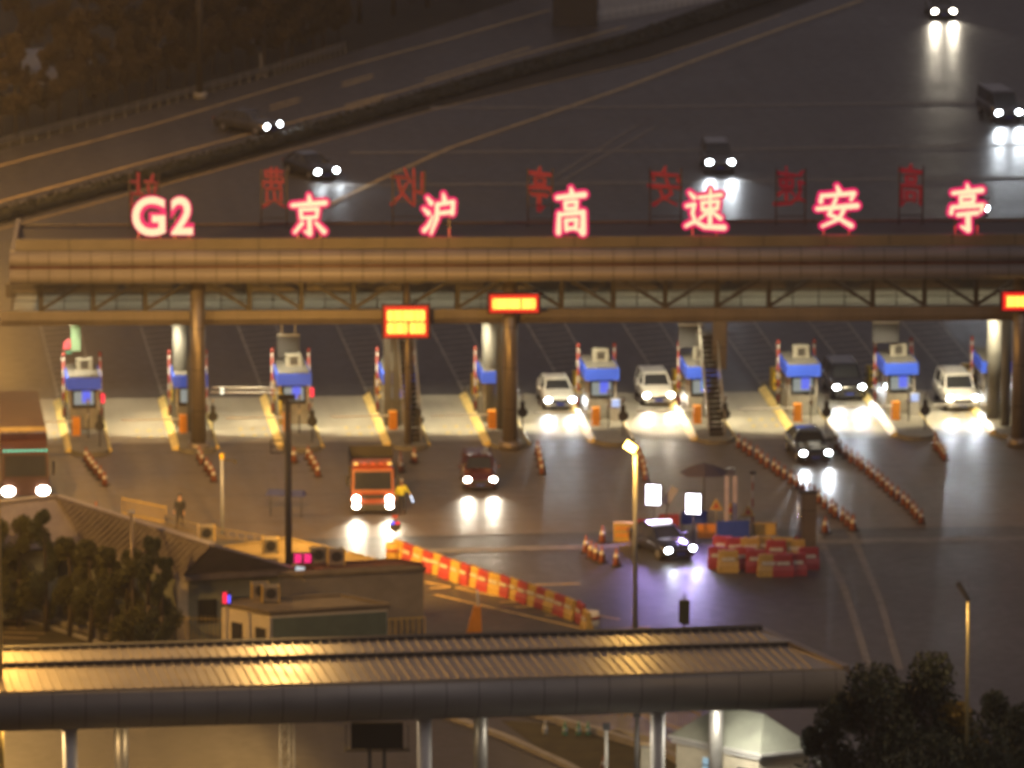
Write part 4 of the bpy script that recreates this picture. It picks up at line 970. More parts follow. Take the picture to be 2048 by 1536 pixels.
# flasher post in front of the truck
P = G(790, 1102); t = thing('flasher_post', 'round dark sign with red and blue flasher on a thin post', 'flasher', P, 0)
hh = HT(790, 1102, 1032); MB().tube((0, 0, 0), (0, 0, hh), .03, n=8).build('pole', M['steel_dark'], t)
MB().tube((0, -.06, hh-.5), (0, 0, hh-.5), .3, n=20).build('disc', M['dark_board'], t)
MB().box(-.13, -.07, hh-.33, .2, .08, .12).build('blue_lamp', E['blue_lamp'], t); MB().box(.13, -.07, hh-.33, .2, .08, .12).build('red_lamp', E['red_lamp'], t)
MB().box(0, -.02, hh-.02, .3, .1, .14).build('top_lamp', M['red'], t)
P = G(785, 1122); t = thing('yellow_drum', 'yellow drum at the far end of the curved barrier line', 'drum', P, 0)
MB().tube((0, 0, 0), (0, 0, .9), .36, .32, n=16).build('body', M['yellow_plastic'], t); MB().tube((0, 0, .5), (0, 0, .66), .36, .35, n=16).build('band', M['red'], t)
P = G(1184, 1262); t = thing('end_drum', 'pale striped drum at the near end of the curved barrier line', 'drum', P, 0)
MB().tube((0, 0, 0), (0, 0, .95), .38, .33, n=16).build('body', M['white_paint'], t); MB().tube((0, 0, .6), (0, 0, .75), .37, .36, n=16).build('band', M['red'], t)

# ------------------------------------------------------------------ poles and lamp posts
P = G(1270, 1290); hh = HT(1270, 1290, 893); t = thing('lamp_post', 'slim lamp post with a burning amber lamp left of the checkpoint', 'street lamp', P, 0)
MB().tube((0, 0, 0), (-.02, 0, hh), .13, .085, n=12).build('pole', M['steel_pale'], t)
MB().box(-.25, -.1, hh+.02, .55, .3, .34, ry=R(35)).build('lamp_head', E['sodium'], t); light('POINT', 'lamp_light', (-.35, -.5, hh+.1), 1500, (1, .55, .12), t, size=.2)
P = G(576, 1250); hh = HT(576, 1250, 800); t = thing('mast', 'tall dark mast with a side platform rising behind the small buildings', 'mast', P, 0)
MB().tube((0, 0, 0), (0, 0, hh), .13, .1, n=12).tube((.16, .05, 0), (.16, .05, hh*.98), .05, n=8).build('pole', M['steel_dark'], t)
pf = MB(); zz = HT(576, 1250, 905)
for x in (-.75, -.15): pf.box(x, 0, zz+.3, .05, .05, .65)
for q in (0, .3, .6): pf.box(-.45, 0, zz+q, .62, .04, .05)
pf.build('platform', M['steel_dark'], t); MB().box(0, .2, hh+.1, .8, .2, .25).build('flood_lamps', M['steel_dark'], t)
P = G(445, 1068); hh = HT(445, 1068, 908); t = thing('camera_pole', 'thin blue-white camera pole with a yellow cap on the forecourt', 'pole', P, 0)
MB().tube((0, 0, 0), (0, 0, hh), .09, .07, n=10).build('pole', mat('blue_white', (.35, .4, .55), .4, .3), t); MB().box(0, 0, hh-.1, .2, .2, .26).build('cap', M['yellow'], t); MB().box(.35, 0, hh-.3, .7, .06, .06).box(.65, -.05, hh-.36, .16, .3, .16).build('camera_arm', M['steel_dark'], t)
P = G(266, 1310); hh = HT(266, 1310, 1022); t = thing('lamp_post', 'thin weathered lamp post standing among the trees in front of the hipped roof', 'street lamp', P, 0)
MB().tube((0, 0, 0), (0, 0, hh), .1, .07, n=10).build('pole', M['column'], t); MB().box(0, -.2, hh, .25, .6, .12).build('lamp_head', M['steel'], t)
P = G(1930, 1760); hh = HT(1930, 1760, 1196); t = thing('lamp_post', 'tall slim lamp post with a tilted dark head at the lower right', 'street lamp', P, 0)
MB().tube((0, 0, 0), (0, 0, hh), .1, .07, n=12).build('pole', mat('pole_olive', (.22, .19, .08), .45, .3), t)
MB().box(-.22, 0, hh+.35, .2, .3, .85, ry=R(-32)).build('lamp_head', M['dark_board'], t); MB().tube((0, 0, hh), (0, 0, hh+1.0), .012, n=6).build('lightning_rod', M['steel_dark'], t)
light('POINT', 'lamp_light', (-.75, -.1, hh+.05), 320, (1, .6, .25), t, size=.2)
P = G(4, 1720); t = thing('lamp_mast', 'very tall pale lamp mast at the left edge', 'lamp mast', P, 0)
MB().tube((-.02, 0, 0), (-.02, 0, 43), .17, .15, n=14).build('pole', mat('mast_gold', (.7, .55, .2), .45, .2), t); MB().tube((-.02, 0, 43), (-.02, 0, 43.4), 1.0, 1.0, n=16).build('lamp_ring', M['steel'], t)  # gold sodium light on the pole put into its colour
P = G(1368, 1330); t = thing('cabinet_post', 'small dark control cabinet on a post in front of the white light patch', 'cabinet', P, 0); hh = HT(1368, 1330, 1192)
MB().tube((0, 0, 0), (0, 0, hh-1.2), .07, n=10).build('post', M['steel_dark'], t); MB().box(0, 0, hh-.72, .5, .35, 1.1).build('cabinet', mat('cab_green', (.055, .06, .035), .6), t); MB().tube((0, 0, hh-.2), (0, 0, hh+.18), .015, n=6).build('antenna', M['steel_dark'], t)

# ------------------------------------------------------------------ buildings at lower left
ze, zri = 3.5, 5.7
E1, E2, R1, R2 = G(369, 1150, ze), G(583, 1137, ze), G(424, 1092, zri), G(113, 994, zri)
ax = (R2-R1); ax.z = 0; ln = ax.length; ax.normalize(); hp = (R1-E1).dot(ax)
R3, E6 = G(-220, 1030, zri), G(-220, 1098, ze)
E4 = G(52, 1052, ze); E3 = E2+ax*(ln+hp)
o_ = Vector((E1.x, E1.y, 0)); t = thing('hipped_building', 'long low building with a grey hipped tile roof and pale walls', 'building', o_, 0)
q = [Vector(v)-o_ for v in (E1, E2, E3, E4, R1, R2, R3, E6)]
th = Vector((0, 0, -.28))
rb = MB()
for f in ((0, 1, 4), (1, 2, 5, 4), (0, 4, 5, 3), (3, 5, 6, 7)): rb.poly([q[i] for i in f])
rb.poly([q[5], q[2], q[2]+(q[6]-q[5]), q[6]])
for i, j in ((0, 1), (1, 2), (3, 0), (7, 3)): rb.poly([q[i], q[j], q[j]+th, q[i]+th])
rf = rb.build('roof', M['tile_grey'], t)
rg = MB(); up = Vector((0, 0, .035))
for (a_, b2, c_, d_, nn) in ((0, 4, 5, 3, 30), (3, 5, 6, 7, 16)):
    for k in range(1, nn):
        f = k/nn; rg.bar(q[a_]+(q[d_]-q[a_])*f+up, q[b2]+(q[c_]-q[b2])*f+up, .07, .05)
rg.build('roof_ribs', M['purple_tile'], rf)
cp = MB()
for a_, b2 in ((4, 5), (0, 4), (1, 4), (3, 5), (5, 6)): cp.bar(q[a_]+Vector((0, 0, .06)), q[b2]+Vector((0, 0, .06)), .3, .12)
cp.build('ridge_caps', M['purple_tile'], rf)
cen = (q[0]+q[1]+q[2]+q[3])/4; q0_ = q
wl = [cen+(v-cen)*.9 for v in q[:4]]
wm = MB(); wm.prism([(v.x, v.y, 0) for v in wl], (0, 0, ze-.25)); wm.build('wall', M['wall_green'], t)
MB().prism([(v.x, v.y, 0) for v in (q[3]+Vector((.3, .6, 0)), q[5], q[6], q[7]+Vector((.3, .6, 0)))], (0, 0, ze-.3)).build('wing_wall', M['wall_green'], t)
n1 = (wl[0]-wl[1]).normalized()
MB().box(wl[0].x-.06, wl[0].y-.08, (ze-.3)/2, .5, .5, ze-.3, math.atan2(n1.y, n1.x)).build('corner_pillar', M['cream'], t)  # lit side wall built as a block, its brightness put into the cream
cw = MB()
for k in (.25, .6): 
    c_ = wl[0]+(wl[1]-wl[0])*k; cw.box(c_.x, c_.y-.02, 1.6, .9, .12, 1.1, math.atan2(-n1.y, -n1.x))
each(cw, 'window', M['glass'], t)
def flat_building(name, label, corners, z, wall, roof, para=.25):
    P0 = G(*corners[0], z); o0 = Vector((P0.x, P0.y, 0)); t = thing(name, label, 'building', o0, 0)
    q = [G(*c_, z)-o0 for c_ in corners]
    if len(q) == 3: q.append(q[0]+q[2]-q[1])
    MB().prism([(v.x, v.y, 0) for v in q], (0, 0, z-.12)).build('wall', wall, t)
    c0 = sum(q, Vector())/4
    big = [c0+(v-c0)*1.03 for v in q]
    rf = MB().prism([(v.x, v.y, z-.12) for v in big], (0, 0, .12)).build('roof', roof, t)
    pb = MB()
    for i in range(4):
        a_, b2 = big[i], big[(i+1) % 4]; pb.bar((a_.x, a_.y, z+para/2), (b2.x, b2.y, z+para/2), .16, para)
    pb.build('parapet', roof, t)
    return t, q
tb, qb = flat_building('small_building', 'small flat-roofed building with two dark doors and a dark green side', [(448, 1206), (543, 1226), (775, 1212)], 3.2, M['cream'], M['flat_roof'], .12)
d1 = qb[2]-qb[1]; a1 = math.atan2(d1.y, d1.x); md = (qb[1]+qb[2])/2; nv = Vector((d1.y, -d1.x, 0)).normalized()
MB().box(md.x+nv.x*.02, md.y+nv.y*.02, 1.5, d1.length-.1, .08, 2.9, a1).build('green_side', M['wall_dark_green'], tb)
d2 = qb[1]-qb[0]; a2 = math.atan2(d2.y, d2.x); nv2 = Vector((d2.y, -d2.x, 0)).normalized()
for k in (.28, .78):
    c_ = qb[0]+d2*k+nv2*.03; dr = MB().box(c_.x, c_.y, 1.2, d2.length*.2, .1, 2.4, a2).build('door', M['dark_board'], tb)
for k in (.04, .53, .97):
    c_ = qb[0]+d2*k+nv2*.06; MB().box(c_.x, c_.y, 1.5, .25, .16, 3.0, a2).build('pilaster', M['cream'], tb)
tc_, qc = flat_building('guard_building', 'grey-brown flat-roofed block with a lit bluish barred window', [(560, 1150), (610, 1152), (847, 1140)], 3.6, M['wall_grey'], M['flat_roof'], .15)
# its big sloping rear roof part
d3 = qc[2]-qc[1]; a3 = math.atan2(d3.y, d3.x); n3 = Vector((d3.y, -d3.x, 0)).normalized()
c_ = qc[1]+d3*.27+n3*.03
wn = MB().box(c_.x, c_.y, 2.35, .9, .1, .5, a3).build('window', E['window_blue'], tc_)
bb = MB()
for k in range(5): bb.box(c_.x-.4+k*.2, c_.y-.06, 2.35, .03, .04, .55)
each(bb.box(c_.x, c_.y-.06, 2.35, .95, .04, .04), 'bar', M['steel_dark'], wn)
rl = MB()
for k in range(9):
    p_ = qc[1]+d3*(.6+.05*k)+n3*.3; rl.box(p_.x, p_.y, .7, .05, .05, 1.4)
p0, p1 = qc[1]+d3*.6+n3*.3, qc[1]+d3+n3*.3
rl.bar((p0.x, p0.y, 1.4), (p1.x, p1.y, 1.4), .05, .05); rl.build('railing', M['gold_fence'], tc_)
flat_building('low_depot', 'wide low depot with a dull brown flat roof behind the hipped building', [(430, 1098), (600, 1140), (748, 1120)], 2.2, M['wall_grey'], mat('depot_roof', (.12, .095, .055), .8, scale=.5, var=.45), .08)
flat_building('low_shed', 'dark low shed with a rusty roof behind the lit window block', [(600, 1132), (650, 1140), (842, 1130)], 3.3, M['wall_grey'], mat('rust_roof', (.14, .06, .035), .8, scale=1, var=.4), .1)
for px, py, zz, d_ in ((413, 1082, 2.6, 'behind the ridge of the hipped roof'), (541, 1108, 2.6, 'on the middle of the brown depot roof'), (636, 1126, 2.6, 'beside the red neon sign'), (672, 1130, 3.4, 'right of the red neon sign'), (520, 1198, 3.2, 'on the left of the small flat roof'), (541, 1204, 3.2, 'in front of another on the small flat roof')):
    P = G(px, py, zz); t = thing('air_conditioner', 'grey air conditioner unit %s' % d_, 'air conditioner', P, R(8), 'roof air conditioners')
    MB().box(0, 0, .42, .7, .5, .7).build('casing', M['wall_grey'], t); MB().tube((0, -.27, .45), (0, -.24, .45), .25, n=16).build('fan', M['dark_board'], t); each(MB().box(-.38, 0, .4, .05, .56, .8).box(.38, 0, .4, .05, .56, .8), 'rack_side', M['gold_fence'], t)
def small_sign(px, py, z, mats, label, cat, dims):
    P = G(px, py, z); t = thing('neon_sign', label, cat, P, 0)
    MB().box(0, .1, 0, dims[0]+.1, .08, dims[1]+.1).build('back_plate', M['dark_board'], t)
    return t
t = small_sign(605, 1117, 3.9, None, 'glowing pink-red neon sign beside the tall dark mast', 'neon sign', (.9, .45))
b = MB()
for ox in (-.24, .22):
    for q in (-.16, 0, .16): b.box(ox, 0, q, .3, .05, .06)
    b.box(ox+.14, -.006, 0, .06, .05, .36); b.box(ox-.02, -.008, 0, .05, .05, .3)
b.build('lit_tubes', emat('neon', (1, .02, .2), 1.6), t); MB().box(0, .12, -.6, .08, .08, .9).build('post', M['steel_dark'], t)
light('POINT', 'neon_light', (0, -.3, .1), 25, (1, .05, .15), t, size=.3)
t = small_sign(453, 1196, 3.55, None, 'small red and blue flashing lamp on the corner of the small building', 'flasher', (.3, .5))
MB().box(-.08, 0, .0, .18, .08, .5).build('red_lamp', E['red_lamp'], t); MB().box(.12, 0, -.05, .1, .08, .35).build('blue_lamp', E['blue_lamp'], t)
t = small_sign(599, 1146, 3.4, None, 'small pale lit board under the neon sign', 'light box', (.42, .6)); MB().box(0, 0, 0, .42, .06, .6, ry=R(8)).build('lit_face', E['board_white'], t)
P = G(572, 1034); t = thing('blue_tarp', 'long dark blue awning on posts at the forecourt edge', 'awning', P, R(-12))
MB().loft([[(-1, -.4, 1.15), (1, -.4, 1.15), (1, .4, 1.15), (-1, .4, 1.15)], [(-.9, -.1, 1.4), (.9, -.1, 1.4), (.9, .1, 1.4), (-.9, .1, 1.4)]], smooth=False).build('cover', M['tarp_blue'], t)
each(MB().tube((-.8, 0, 0), (-.8, 0, 1.2), .03, n=6).tube((.8, 0, 0), (.8, 0, 1.2), .03, n=6), 'post', M['steel_dark'], t)
# fences
def fence(pix, h, m, label, n, bars=True, rails=(.15, .9)):
    P0 = G(*pix[0]); t = thing('fence', label, 'fence', P0, 0); P = [G(*p)-P0 for p in pix]
    rl, ps = MB(), MB()
    for a_, b2 in zip(P, P[1:]):
        for q in rails: rl.bar((a_.x, a_.y, h*q), (b2.x, b2.y, h*q), .05, .05)
        for k in range(n+1) if b2 is P[-1] else range(n):
            p_ = a_+(b2-a_)*(k/n); ps.box(p_.x, p_.y, h/2, .045, .045, h)
    rl.build('rails', m, t); each(ps, 'fence_post', m, t); return t
fence([(330, 1295), (460, 1300)], 1.6, M['gold_fence'], 'golden bar fence between the trees and the small building', 16)
fence([(245, 1032), (332, 1050)], 1.0, M['gold_fence'], 'low golden railing beside the ridge of the hipped roof', 12)
fence([(332, 1050), (420, 1072), (600, 1100)], .5, M['flat_roof'], 'long low amber railing along the forecourt edge', 10)
fence([(1000, 1400), (1290, 1440), (1400, 1480)], 1.3, M['gold_fence'], 'brown bar fence under the near canopy', 22)
fence([(-60, 318), (300, 222), (550, 152), (690, 108)], .9, M['steel'], 'long guard rail along the far side of the highway', 14, rails=(.6, .75, .9))
P = G(20, 1218); t = thing('skip_container', 'orange-red open skip behind the row of trees', 'skip', P, R(-20))
MB().loft([[(-1.5, -.7, .1), (1.2, -.7, .1), (1.2, .7, .1), (-1.5, .7, .1)], [(-1.8, -.8, 1.1), (1.45, -.8, 1.1), (1.45, .8, 1.1), (-1.8, .8, 1.1)]], smooth=False).build('tub', M['paint_red'], t); MB().box(-.17, -.82, 1.1, 3.35, .1, .12).build('rim', M['paint_maroon'], t)
P = G(190, 1280); t = thing('utility_box', 'pale stone utility box on the kerb in front of the trees', 'utility box', P, R(-20)); MB().box(0, 0, .4, .55, .4, .8).build('body', M['concrete'], t); MB().box(0, 0, .83, .62, .48, .08).build('lid', M['cream'], t)
P = G(945, 1300); t = thing('orange_tarp', 'leaning orange tarpaulin stack with a pale pole behind the near canopy', 'tarpaulin', P, 0)
MB().loft([[(-.5, -.3, 0), (.45, -.3, 0), (.45, .3, 0), (-.5, .3, 0)], [(.05, -.15, 2.1), (.4, -.15, 2.1), (.4, .15, 2.1), (.05, .15, 2.1)]], smooth=False).build('tarpaulin', M['orange'], t); MB().tube((.3, 0, 1.6), (.22, 0, 2.9), .05, n=8).build('pole', M['white_paint'], t)
P = G(725, 1320); t = thing('crate_stack', 'faded pink crate stack against the dark green wall', 'crates', P, 0); MB().box(0, 0, .8, .85, .5, 1.6).build('crates', mat('crate_pink', (.36, .2, .13), .8), t); each(MB().box(-1.1, 0, .5, .5, .5, 1.0), 'low_crate', M['flat_roof'], t); each(MB().box(1.1, 0, .5, .5, .5, 1.0), 'low_crate', M['flat_roof'], t)

# ------------------------------------------------------------------ the near canopy
zn = 8.0
A_, B_ = G(-160, 1393, zn), G(1692, 1341, zn)
D_, C_ = G(-160, 1308, zn+.5), G(1520, 1268, zn+.5)
nU = (B_-A_); nU.z = 0; nLen = nU.length; nU.normalize(); nA = math.atan2(nU.y, nU.x); nV = Vector((-nU.y, nU.x, 0))
near = thing('near_canopy', 'foreground canopy with a seamed metal roof and a curved grey fascia', 'canopy', (A_.x, A_.y, 0), nA)
def nl(P): d = P-A_; return (d.dot(nU), d.dot(nV))
lc, ld = nl(C_), nl(D_)
v1, v2, dep = 6.6, 6.72, 10.6
xe, xc = nLen, lc[0]
for _ in range(8):
    Pp = Vector((A_.x, A_.y, zn))+nU*xc+nV*dep; xc += ((1522-1024)/F*(Pp-CP).dot(FWD)-Pp.x)/nU.x
                                    # main pan, gutter, rear pan
zs = lambda v: zn+.1-.09*v if v <= v1+.01 else zn-.30-.09*(v-v2)
def endx(v): return xe+(xc-xe)*v/dep
rm = MB()
for a_, b2 in ((0., v1), (v2, dep-.5)):
    rm.prism([(0, a_, zs(a_)), (endx(a_), a_, zs(a_)), (endx(b2), b2, zs(b2)), (0, b2, zs(b2))], (0, 0, -.15))
rm.build('roof', M['roof_metal'], near)
MB().prism([(0, v1, zs(v1)-.1), (endx(v1), v1, zs(v1)-.1), (endx(v2), v2, zs(v1)-.1), (0, v2, zs(v1)-.1)], (0, 0, -.05)).build('gutter', M['steel_dark'], near)
MB().box(endx(v2)/2, v2-.03, (zs(v1)+zs(v2))/2-.1, endx(v2), .06, zs(v2)-zs(v1)+.1).build('step', M['steel_dark'], near)
sm = MB(); x = .2
while x < xe-.3:
    for a_, b2 in ((0.02, v1-.02), (v2+.02, dep-.52)):
        if x < endx(b2): sm.bar((x, a_, zs(a_)+.035), (x, b2, zs(b2)+.035), .05, .07)
    x += .41
sm.build('roof_seams', M['roof_metal'], near)
MB().box(xc/2, dep-.25, zn-.72, xc, .45, .5).build('rear_parapet', M['dark_board'], near)
MB().bar((xe, 0, zn+.06), (xc, dep, zn-.75), .35, .3).build('end_flashing', M['column'], near)
n = 14; fp = []
for k in range(n+1):
    a_ = math.pi/2*k/n; fp.append((-.12-.42*math.sin(math.pi*k/n*.75)+.95*(k/n)**2.2, zn+.04-1.72*(k/n)))
fp2 = fp+[(2.2, zn-1.75), (2.2, zn-.2), (0, zn-.05)]
MB().loft([[(x, p[0], p[1]) for p in fp2] for x in (0, xe-.05)], closed=True, cap=True).build('fascia', M['fascia_grey'], near)
MB().box(xc/2, 6.6, zn-1.7, xc-.2, 11.6, .12).build('soffit', M['steel_pale'], near)
for k, (fx, cl_, en) in enumerate(((.12, (1, .62, .25), 700), (.32, (1, .66, .3), 450), (.52, (1, .75, .45), 90), (.72, (1, .88, .7), 420), (.88, (1, .93, .78), 700))):
    MB().box(xe*fx, 3.2, zn-1.79, 1.2, .3, .06).build('soffit_light', E['tube'], near)
    light('AREA', 'soffit_lamp', (xe*fx, 3.2, zn-1.86), en, cl_, near, aim=(0, -.15, -1), size=1.2)
MB().box(xe/2, .82, zn-1.74, xe-.1, .1, .07).build('lip', M['chrome'], near)
for px, dv, r_ in ((141, 1.6, .3), (243, 5.5, .3), (849, 1.6, .3), (961, 5.5, .3), (1315, 1.6, .3), (1432, 5.5, .3)):
    x = 0.
    for _ in range(8):
        Pp = Vector((A_.x, A_.y, 4))+nU*x+nV*dv; dpt = (Pp-CP).dot(FWD); x += ((px-1024)/F*dpt-Pp.x)/nU.x
    MB().tube((x, dv, 0), (x, dv, zn-1.7), r_, n=24).tube((x, dv, zn-2.0), (x, dv, zn-1.72), r_+.06, n=24).build('column', M['white_paint'] if dv < 3 else M['steel'], near)
for px in (870, 480, 1180): 
    pass
# things under and in front of the near canopy
P = G(755, 1660); t = thing('screen_back', 'large black screen seen from behind on twin legs under the near canopy', 'screen', P, 0)
hh, hb = HT(755, 1660, 1444), HT(755, 1660, 1494)
MB().box(0, 0, (hh+hb)/2, 2.2, .35, hh-hb).build('screen', mat('screen_black', (.006, .006, .007), .9, spec=.2), t); each(MB().box(-.32, 0, hb/2, .16, .2, hb).box(.3, 0, hb/2, .16, .2, hb).box(0, 0, hb*.5, .5, .05, .06), 'leg', M['dark_board'], t)
c_ = MB()
for sx in (-1.32, 1.32): c_.box(sx, 0, (hh+hb)/2, .04, .5, hh-hb).box(sx*.88, 0, hb-.05, .3, .5, .05)
c_.box(0, 0, hb-.08, 2.8, .5, .05).build('side_cage', M['steel_dark'], t)
P = G(575, 1690); hh = HT(575, 1690, 1436); t = thing('truss_tower', 'pale lattice tower under the left of the near canopy', 'lattice tower', P, 0)
lt = MB()
for x in (-.27, .1, .3): lt.tube((x, 0, 0), (x, 0, hh), .035, n=8)
each(lt, 'leg', M['steel_pale'], t); lt = MB(); k = 0
z = 0
while z < hh-.6: lt.tube((-.27, 0, z), (.1, 0, z+.6), .018, n=6).tube((.1, 0, z), (-.27, 0, z+.6), .018, n=6).tube((.1, 0, z+.1), (.3, 0, z+.25), .015, n=6).tube((.3, 0, z+.25), (.1, 0, z+.4), .015, n=6); z += .6
lt.build('bracing', M['steel_pale'], t)
# kiosk house at lower right
zk, zkr = 3.3, 4.7
K1, K2, K3 = G(1338, 1470, zk), G(1520, 1508, zk), G(1632, 1496, zk)
o0 = Vector((K2.x, K2.y, 0)); t = thing('small_house', 'small pale house with a grey-green hipped roof and a bluish lit window', 'house', o0, 0)
K4 = K1+(K3-K2); q = [v-o0 for v in (K1, K2, K3, K4)]; cen = (q[0]+q[1]+q[2]+q[3])/4; top = Vector((cen.x, cen.y, zkr))
dl = q[1]-q[0]; rl_ = dl.normalized()*max(.3, (dl.length-(q[2]-q[1]).length)/2); ra, rb_ = top-rl_, top+rl_
rr = MB(); rr.poly([q[0], q[1], rb_, ra]); rr.poly([q[1], q[2], rb_]); rr.poly([q[2], q[3], ra, rb_]); rr.poly([q[3], q[0], ra]); rr.build('roof', mat('roof_sage', (.26, .27, .22), .6, scale=1.5, var=.15), t)
cn = MB()
for k, (sc_, zz) in enumerate(((1.02, -.12), (.97, -.3))): cn.prism([(cen.x+(v.x-cen.x)*sc_, cen.y+(v.y-cen.y)*sc_, zk+zz) for v in q], (0, 0, .12))
cn.build('cornice', M['white_paint'], t)
MB().prism([(cen.x+(v.x-cen.x)*.9, cen.y+(v.y-cen.y)*.9, 0) for v in q], (0, 0, zk-.3)).build('wall', M['cream'], t)
qi = [cen+(v-cen)*.9 for v in q]; d4 = qi[1]-qi[0]; n4 = Vector((d4.y, -d4.x, 0)).normalized(); c_ = qi[0]+d4*.42+n4*.03
wk = MB().box(c_.x, c_.y, 2.05, .75, .08, 1.1, math.atan2(d4.y, d4.x)).build('window', E['window_blue'], t)
MB().box(c_.x+n4.x*.05, c_.y+n4.y*.05, 2.3, .78, .05, .06, math.atan2(d4.y, d4.x)).box(c_.x+n4.x*.05, c_.y+n4.y*.05, 2.05, .06, .05, 1.1, math.atan2(d4.y, d4.x)).build('window_bar', M['dark_board'], wk)
c_ = qi[0]+d4*.85+n4*.03; MB().box(c_.x, c_.y, 1.9, .8, .08, 1.2, math.atan2(d4.y, d4.x)).build('window', M['dark_board'], t)
for k, (px, py, zz, m_, lb_) in enumerate(((1212, 1640, 1458, 'steel_pale', 'pale slim post on the verge under the near canopy'), (1273, 1640, 1432, 'steel_dark', 'dark thick post between two white columns of the near canopy'))):
    P = G(px, py); hh = HT(px, py, zz); t = thing('post', lb_, 'post', P, 0); MB().tube((0, 0, 0), (0, 0, hh), .08+.04*k, n=10).build('shaft', M[m_], t); MB().box(0, 0, hh+.15, .3, .2, .3).build('head', M['dark_board'], t)
P = G(1295, 1600); t = thing('control_box', 'pale box beside the white column of the near canopy', 'cabinet', P, 0); MB().box(0, 0, 1.2, .6, .4, 2.4).build('body', M['cream'], t); MB().box(0, -.02, 2.44, .66, .46, .08).build('lid', M['steel_pale'], t)
for px, py, s_, lb_ in ((1090, 1468, 1.5, 'white'), (1130, 1470, 1.4, 'pale green left'), (1157, 1470, 1.5, 'bright green'), (1176, 1470, 1.4, 'pale green right')):
    P = G(px, py); t = thing('marker_bottle', '%s marker stump on the verge under the near canopy' % lb_, 'marker', P, 0, 'markers on the verge')
    MB().tube((0, 0, 0), (0, 0, .4), .14, .1, n=10).tube((0, 0, .4), (0, 0, .62), .07, .04, n=10).build('body', mat('marker', (.6, .6, .5) if lb_ == 'white' else (.2, .42, .28), .5), t); MB().tube((0, 0, .2), (0, 0, .28), .135, .125, n=10).build('band', M['white_paint'], t)  # green light on the stumps put into the body colour

# ------------------------------------------------------------------ trees
def tree_mesh(kind, h, rx, crown0, nleaf, leaf, m, seed, lobes=9, column=False):
    r = random.Random(seed)
    t = thing('tree', 'x', 'tree', (0, 0, 0), 0)
    tr = MB(); rad = .05+h*.014
    tr.tube((0, 0, 0), (.05, 0, h*.45), rad, rad*.7, n=8).tube((.05, 0, h*.45), (0, .05, h*.85), rad*.7, rad*.25, n=8)
    ends = []
    for k in range(lobes):
        a = 2*math.pi*k/lobes*1.62; f = (k+.5)/lobes; z = h*(crown0+(1-crown0)*f)
        shape = math.sin(math.pi*min(1, .25+f*.8))**.7 if not column else (1-.75*f)**.6
        ro = rx*shape*r.uniform(.3, 1.05)
        c = Vector((ro*math.cos(a), ro*math.sin(a), z*.97)); ends.append((c, rx*shape*r.uniform(.28, .56)+.1))
        tr.tube((0, 0, max(h*.2, z-h*.15)), tuple(c*.9+Vector((0, 0, z*.09))), rad*.35, rad*.1, n=5)
    ends.append((Vector((0, 0, h*.93)), rx*.32))
    tr.build('trunk', M['bark'], t)
    cr = MB(); bm = cr.bm
    for k in range(nleaf):
        c, rr = r.choice(ends)
        d = Vector((r.gauss(0, 1), r.gauss(0, 1), r.gauss(0, 1))).normalized()*rr*r.random()**.45
        p = c+Vector((d.x, d.y, d.z*(1.5 if column else 1.0)))
        if p.z > h*1.04: continue
        n_ = Vector((r.gauss(0, 1), r.gauss(0, 1), r.gauss(.4, 1))).normalized(); u_ = n_.orthogonal().normalized(); v_ = n_.cross(u_)
        s_ = leaf*r.uniform(.6, 1.3)
        bm.faces.new([bm.verts.new(p+u_*s_*a_+v_*s_*b2*.6) for a_, b2 in ((-1, 0), (0, -1), (1, 0), (0, 1))])
    cr.build('crown', m, t); return t
tprotos = {}
def tree(kind, px, py, top, label, group, wide=None):
    P = G(px, py); h = HT(px, py, top)
    if kind not in tprotos:
        spec = {'forest': (9, 2.2, .3, 7000, .14, M['leaf_brown'], 1, 11, False), 'forest2': (9, 1.7, .22, 6500, .14, M['leaf_brown'], 2, 10, True), 'column': (5, .85, .2, 7500, .06, M['leaf_olive'], 3, 10, True), 'column_dark': (6, .8, .12, 8000, .06, M['leaf_dark'], 4, 10, True),
                'bush': (7, 3.2, .12, 20000, .1, M['leaf_dark'], 5, 14, False), 'gold': (6, 1.2, .15, 9000, .065, M['leaf_gold'], 6, 11, True), 'green': (6, 1.8, .15, 11000, .085, M['leaf_dark'], 7, 11, False)}[kind]
        tprotos[kind] = [tree_mesh(kind, *spec), spec[0], False]
    src, h0, us = tprotos[kind]
    if not us: o = src; tprotos[kind][2] = True; o.location = P
    else: o = dup(src, P)
    s_ = h/h0; o.scale = (s_*(wide or 1), s_*(wide or 1), s_); o.rotation_euler.z = random.uniform(0, 6.28)
    o['label'] = label; o['group'] = group
# far dark belt top left
belt = []
for k in range(24):
    x = -30+k*31; y = 288-x*.272; belt.append((x+random.uniform(-8, 8), y-random.uniform(6, 22), y-random.uniform(120, 230)))
for k, (x, y, tp_) in enumerate(belt): tree('forest' if k % 3 else 'forest2', x, y, tp_, '%s tree from the left edge in the front row of the dark roadside belt' % ORD[k], 'trees of the dark roadside belt', .95)
for k in range(14):
    x = 175+k*68; y = 165-k*15
    tree('forest2' if k % 2 else 'forest', x, y, y-random.uniform(150, 240), '%s tree from the left in the rear row of the dark belt' % ORD[k], 'trees of the dark roadside belt', 1.15)
for k, (x, y, tp_) in enumerate(((42, 172, -60), (125, 178, -50))): tree('forest', x, y, tp_, '%s thin-stemmed tree before the pale pavement at top left' % ('left' if k == 0 else 'right'), 'trees at the top left corner', .8)
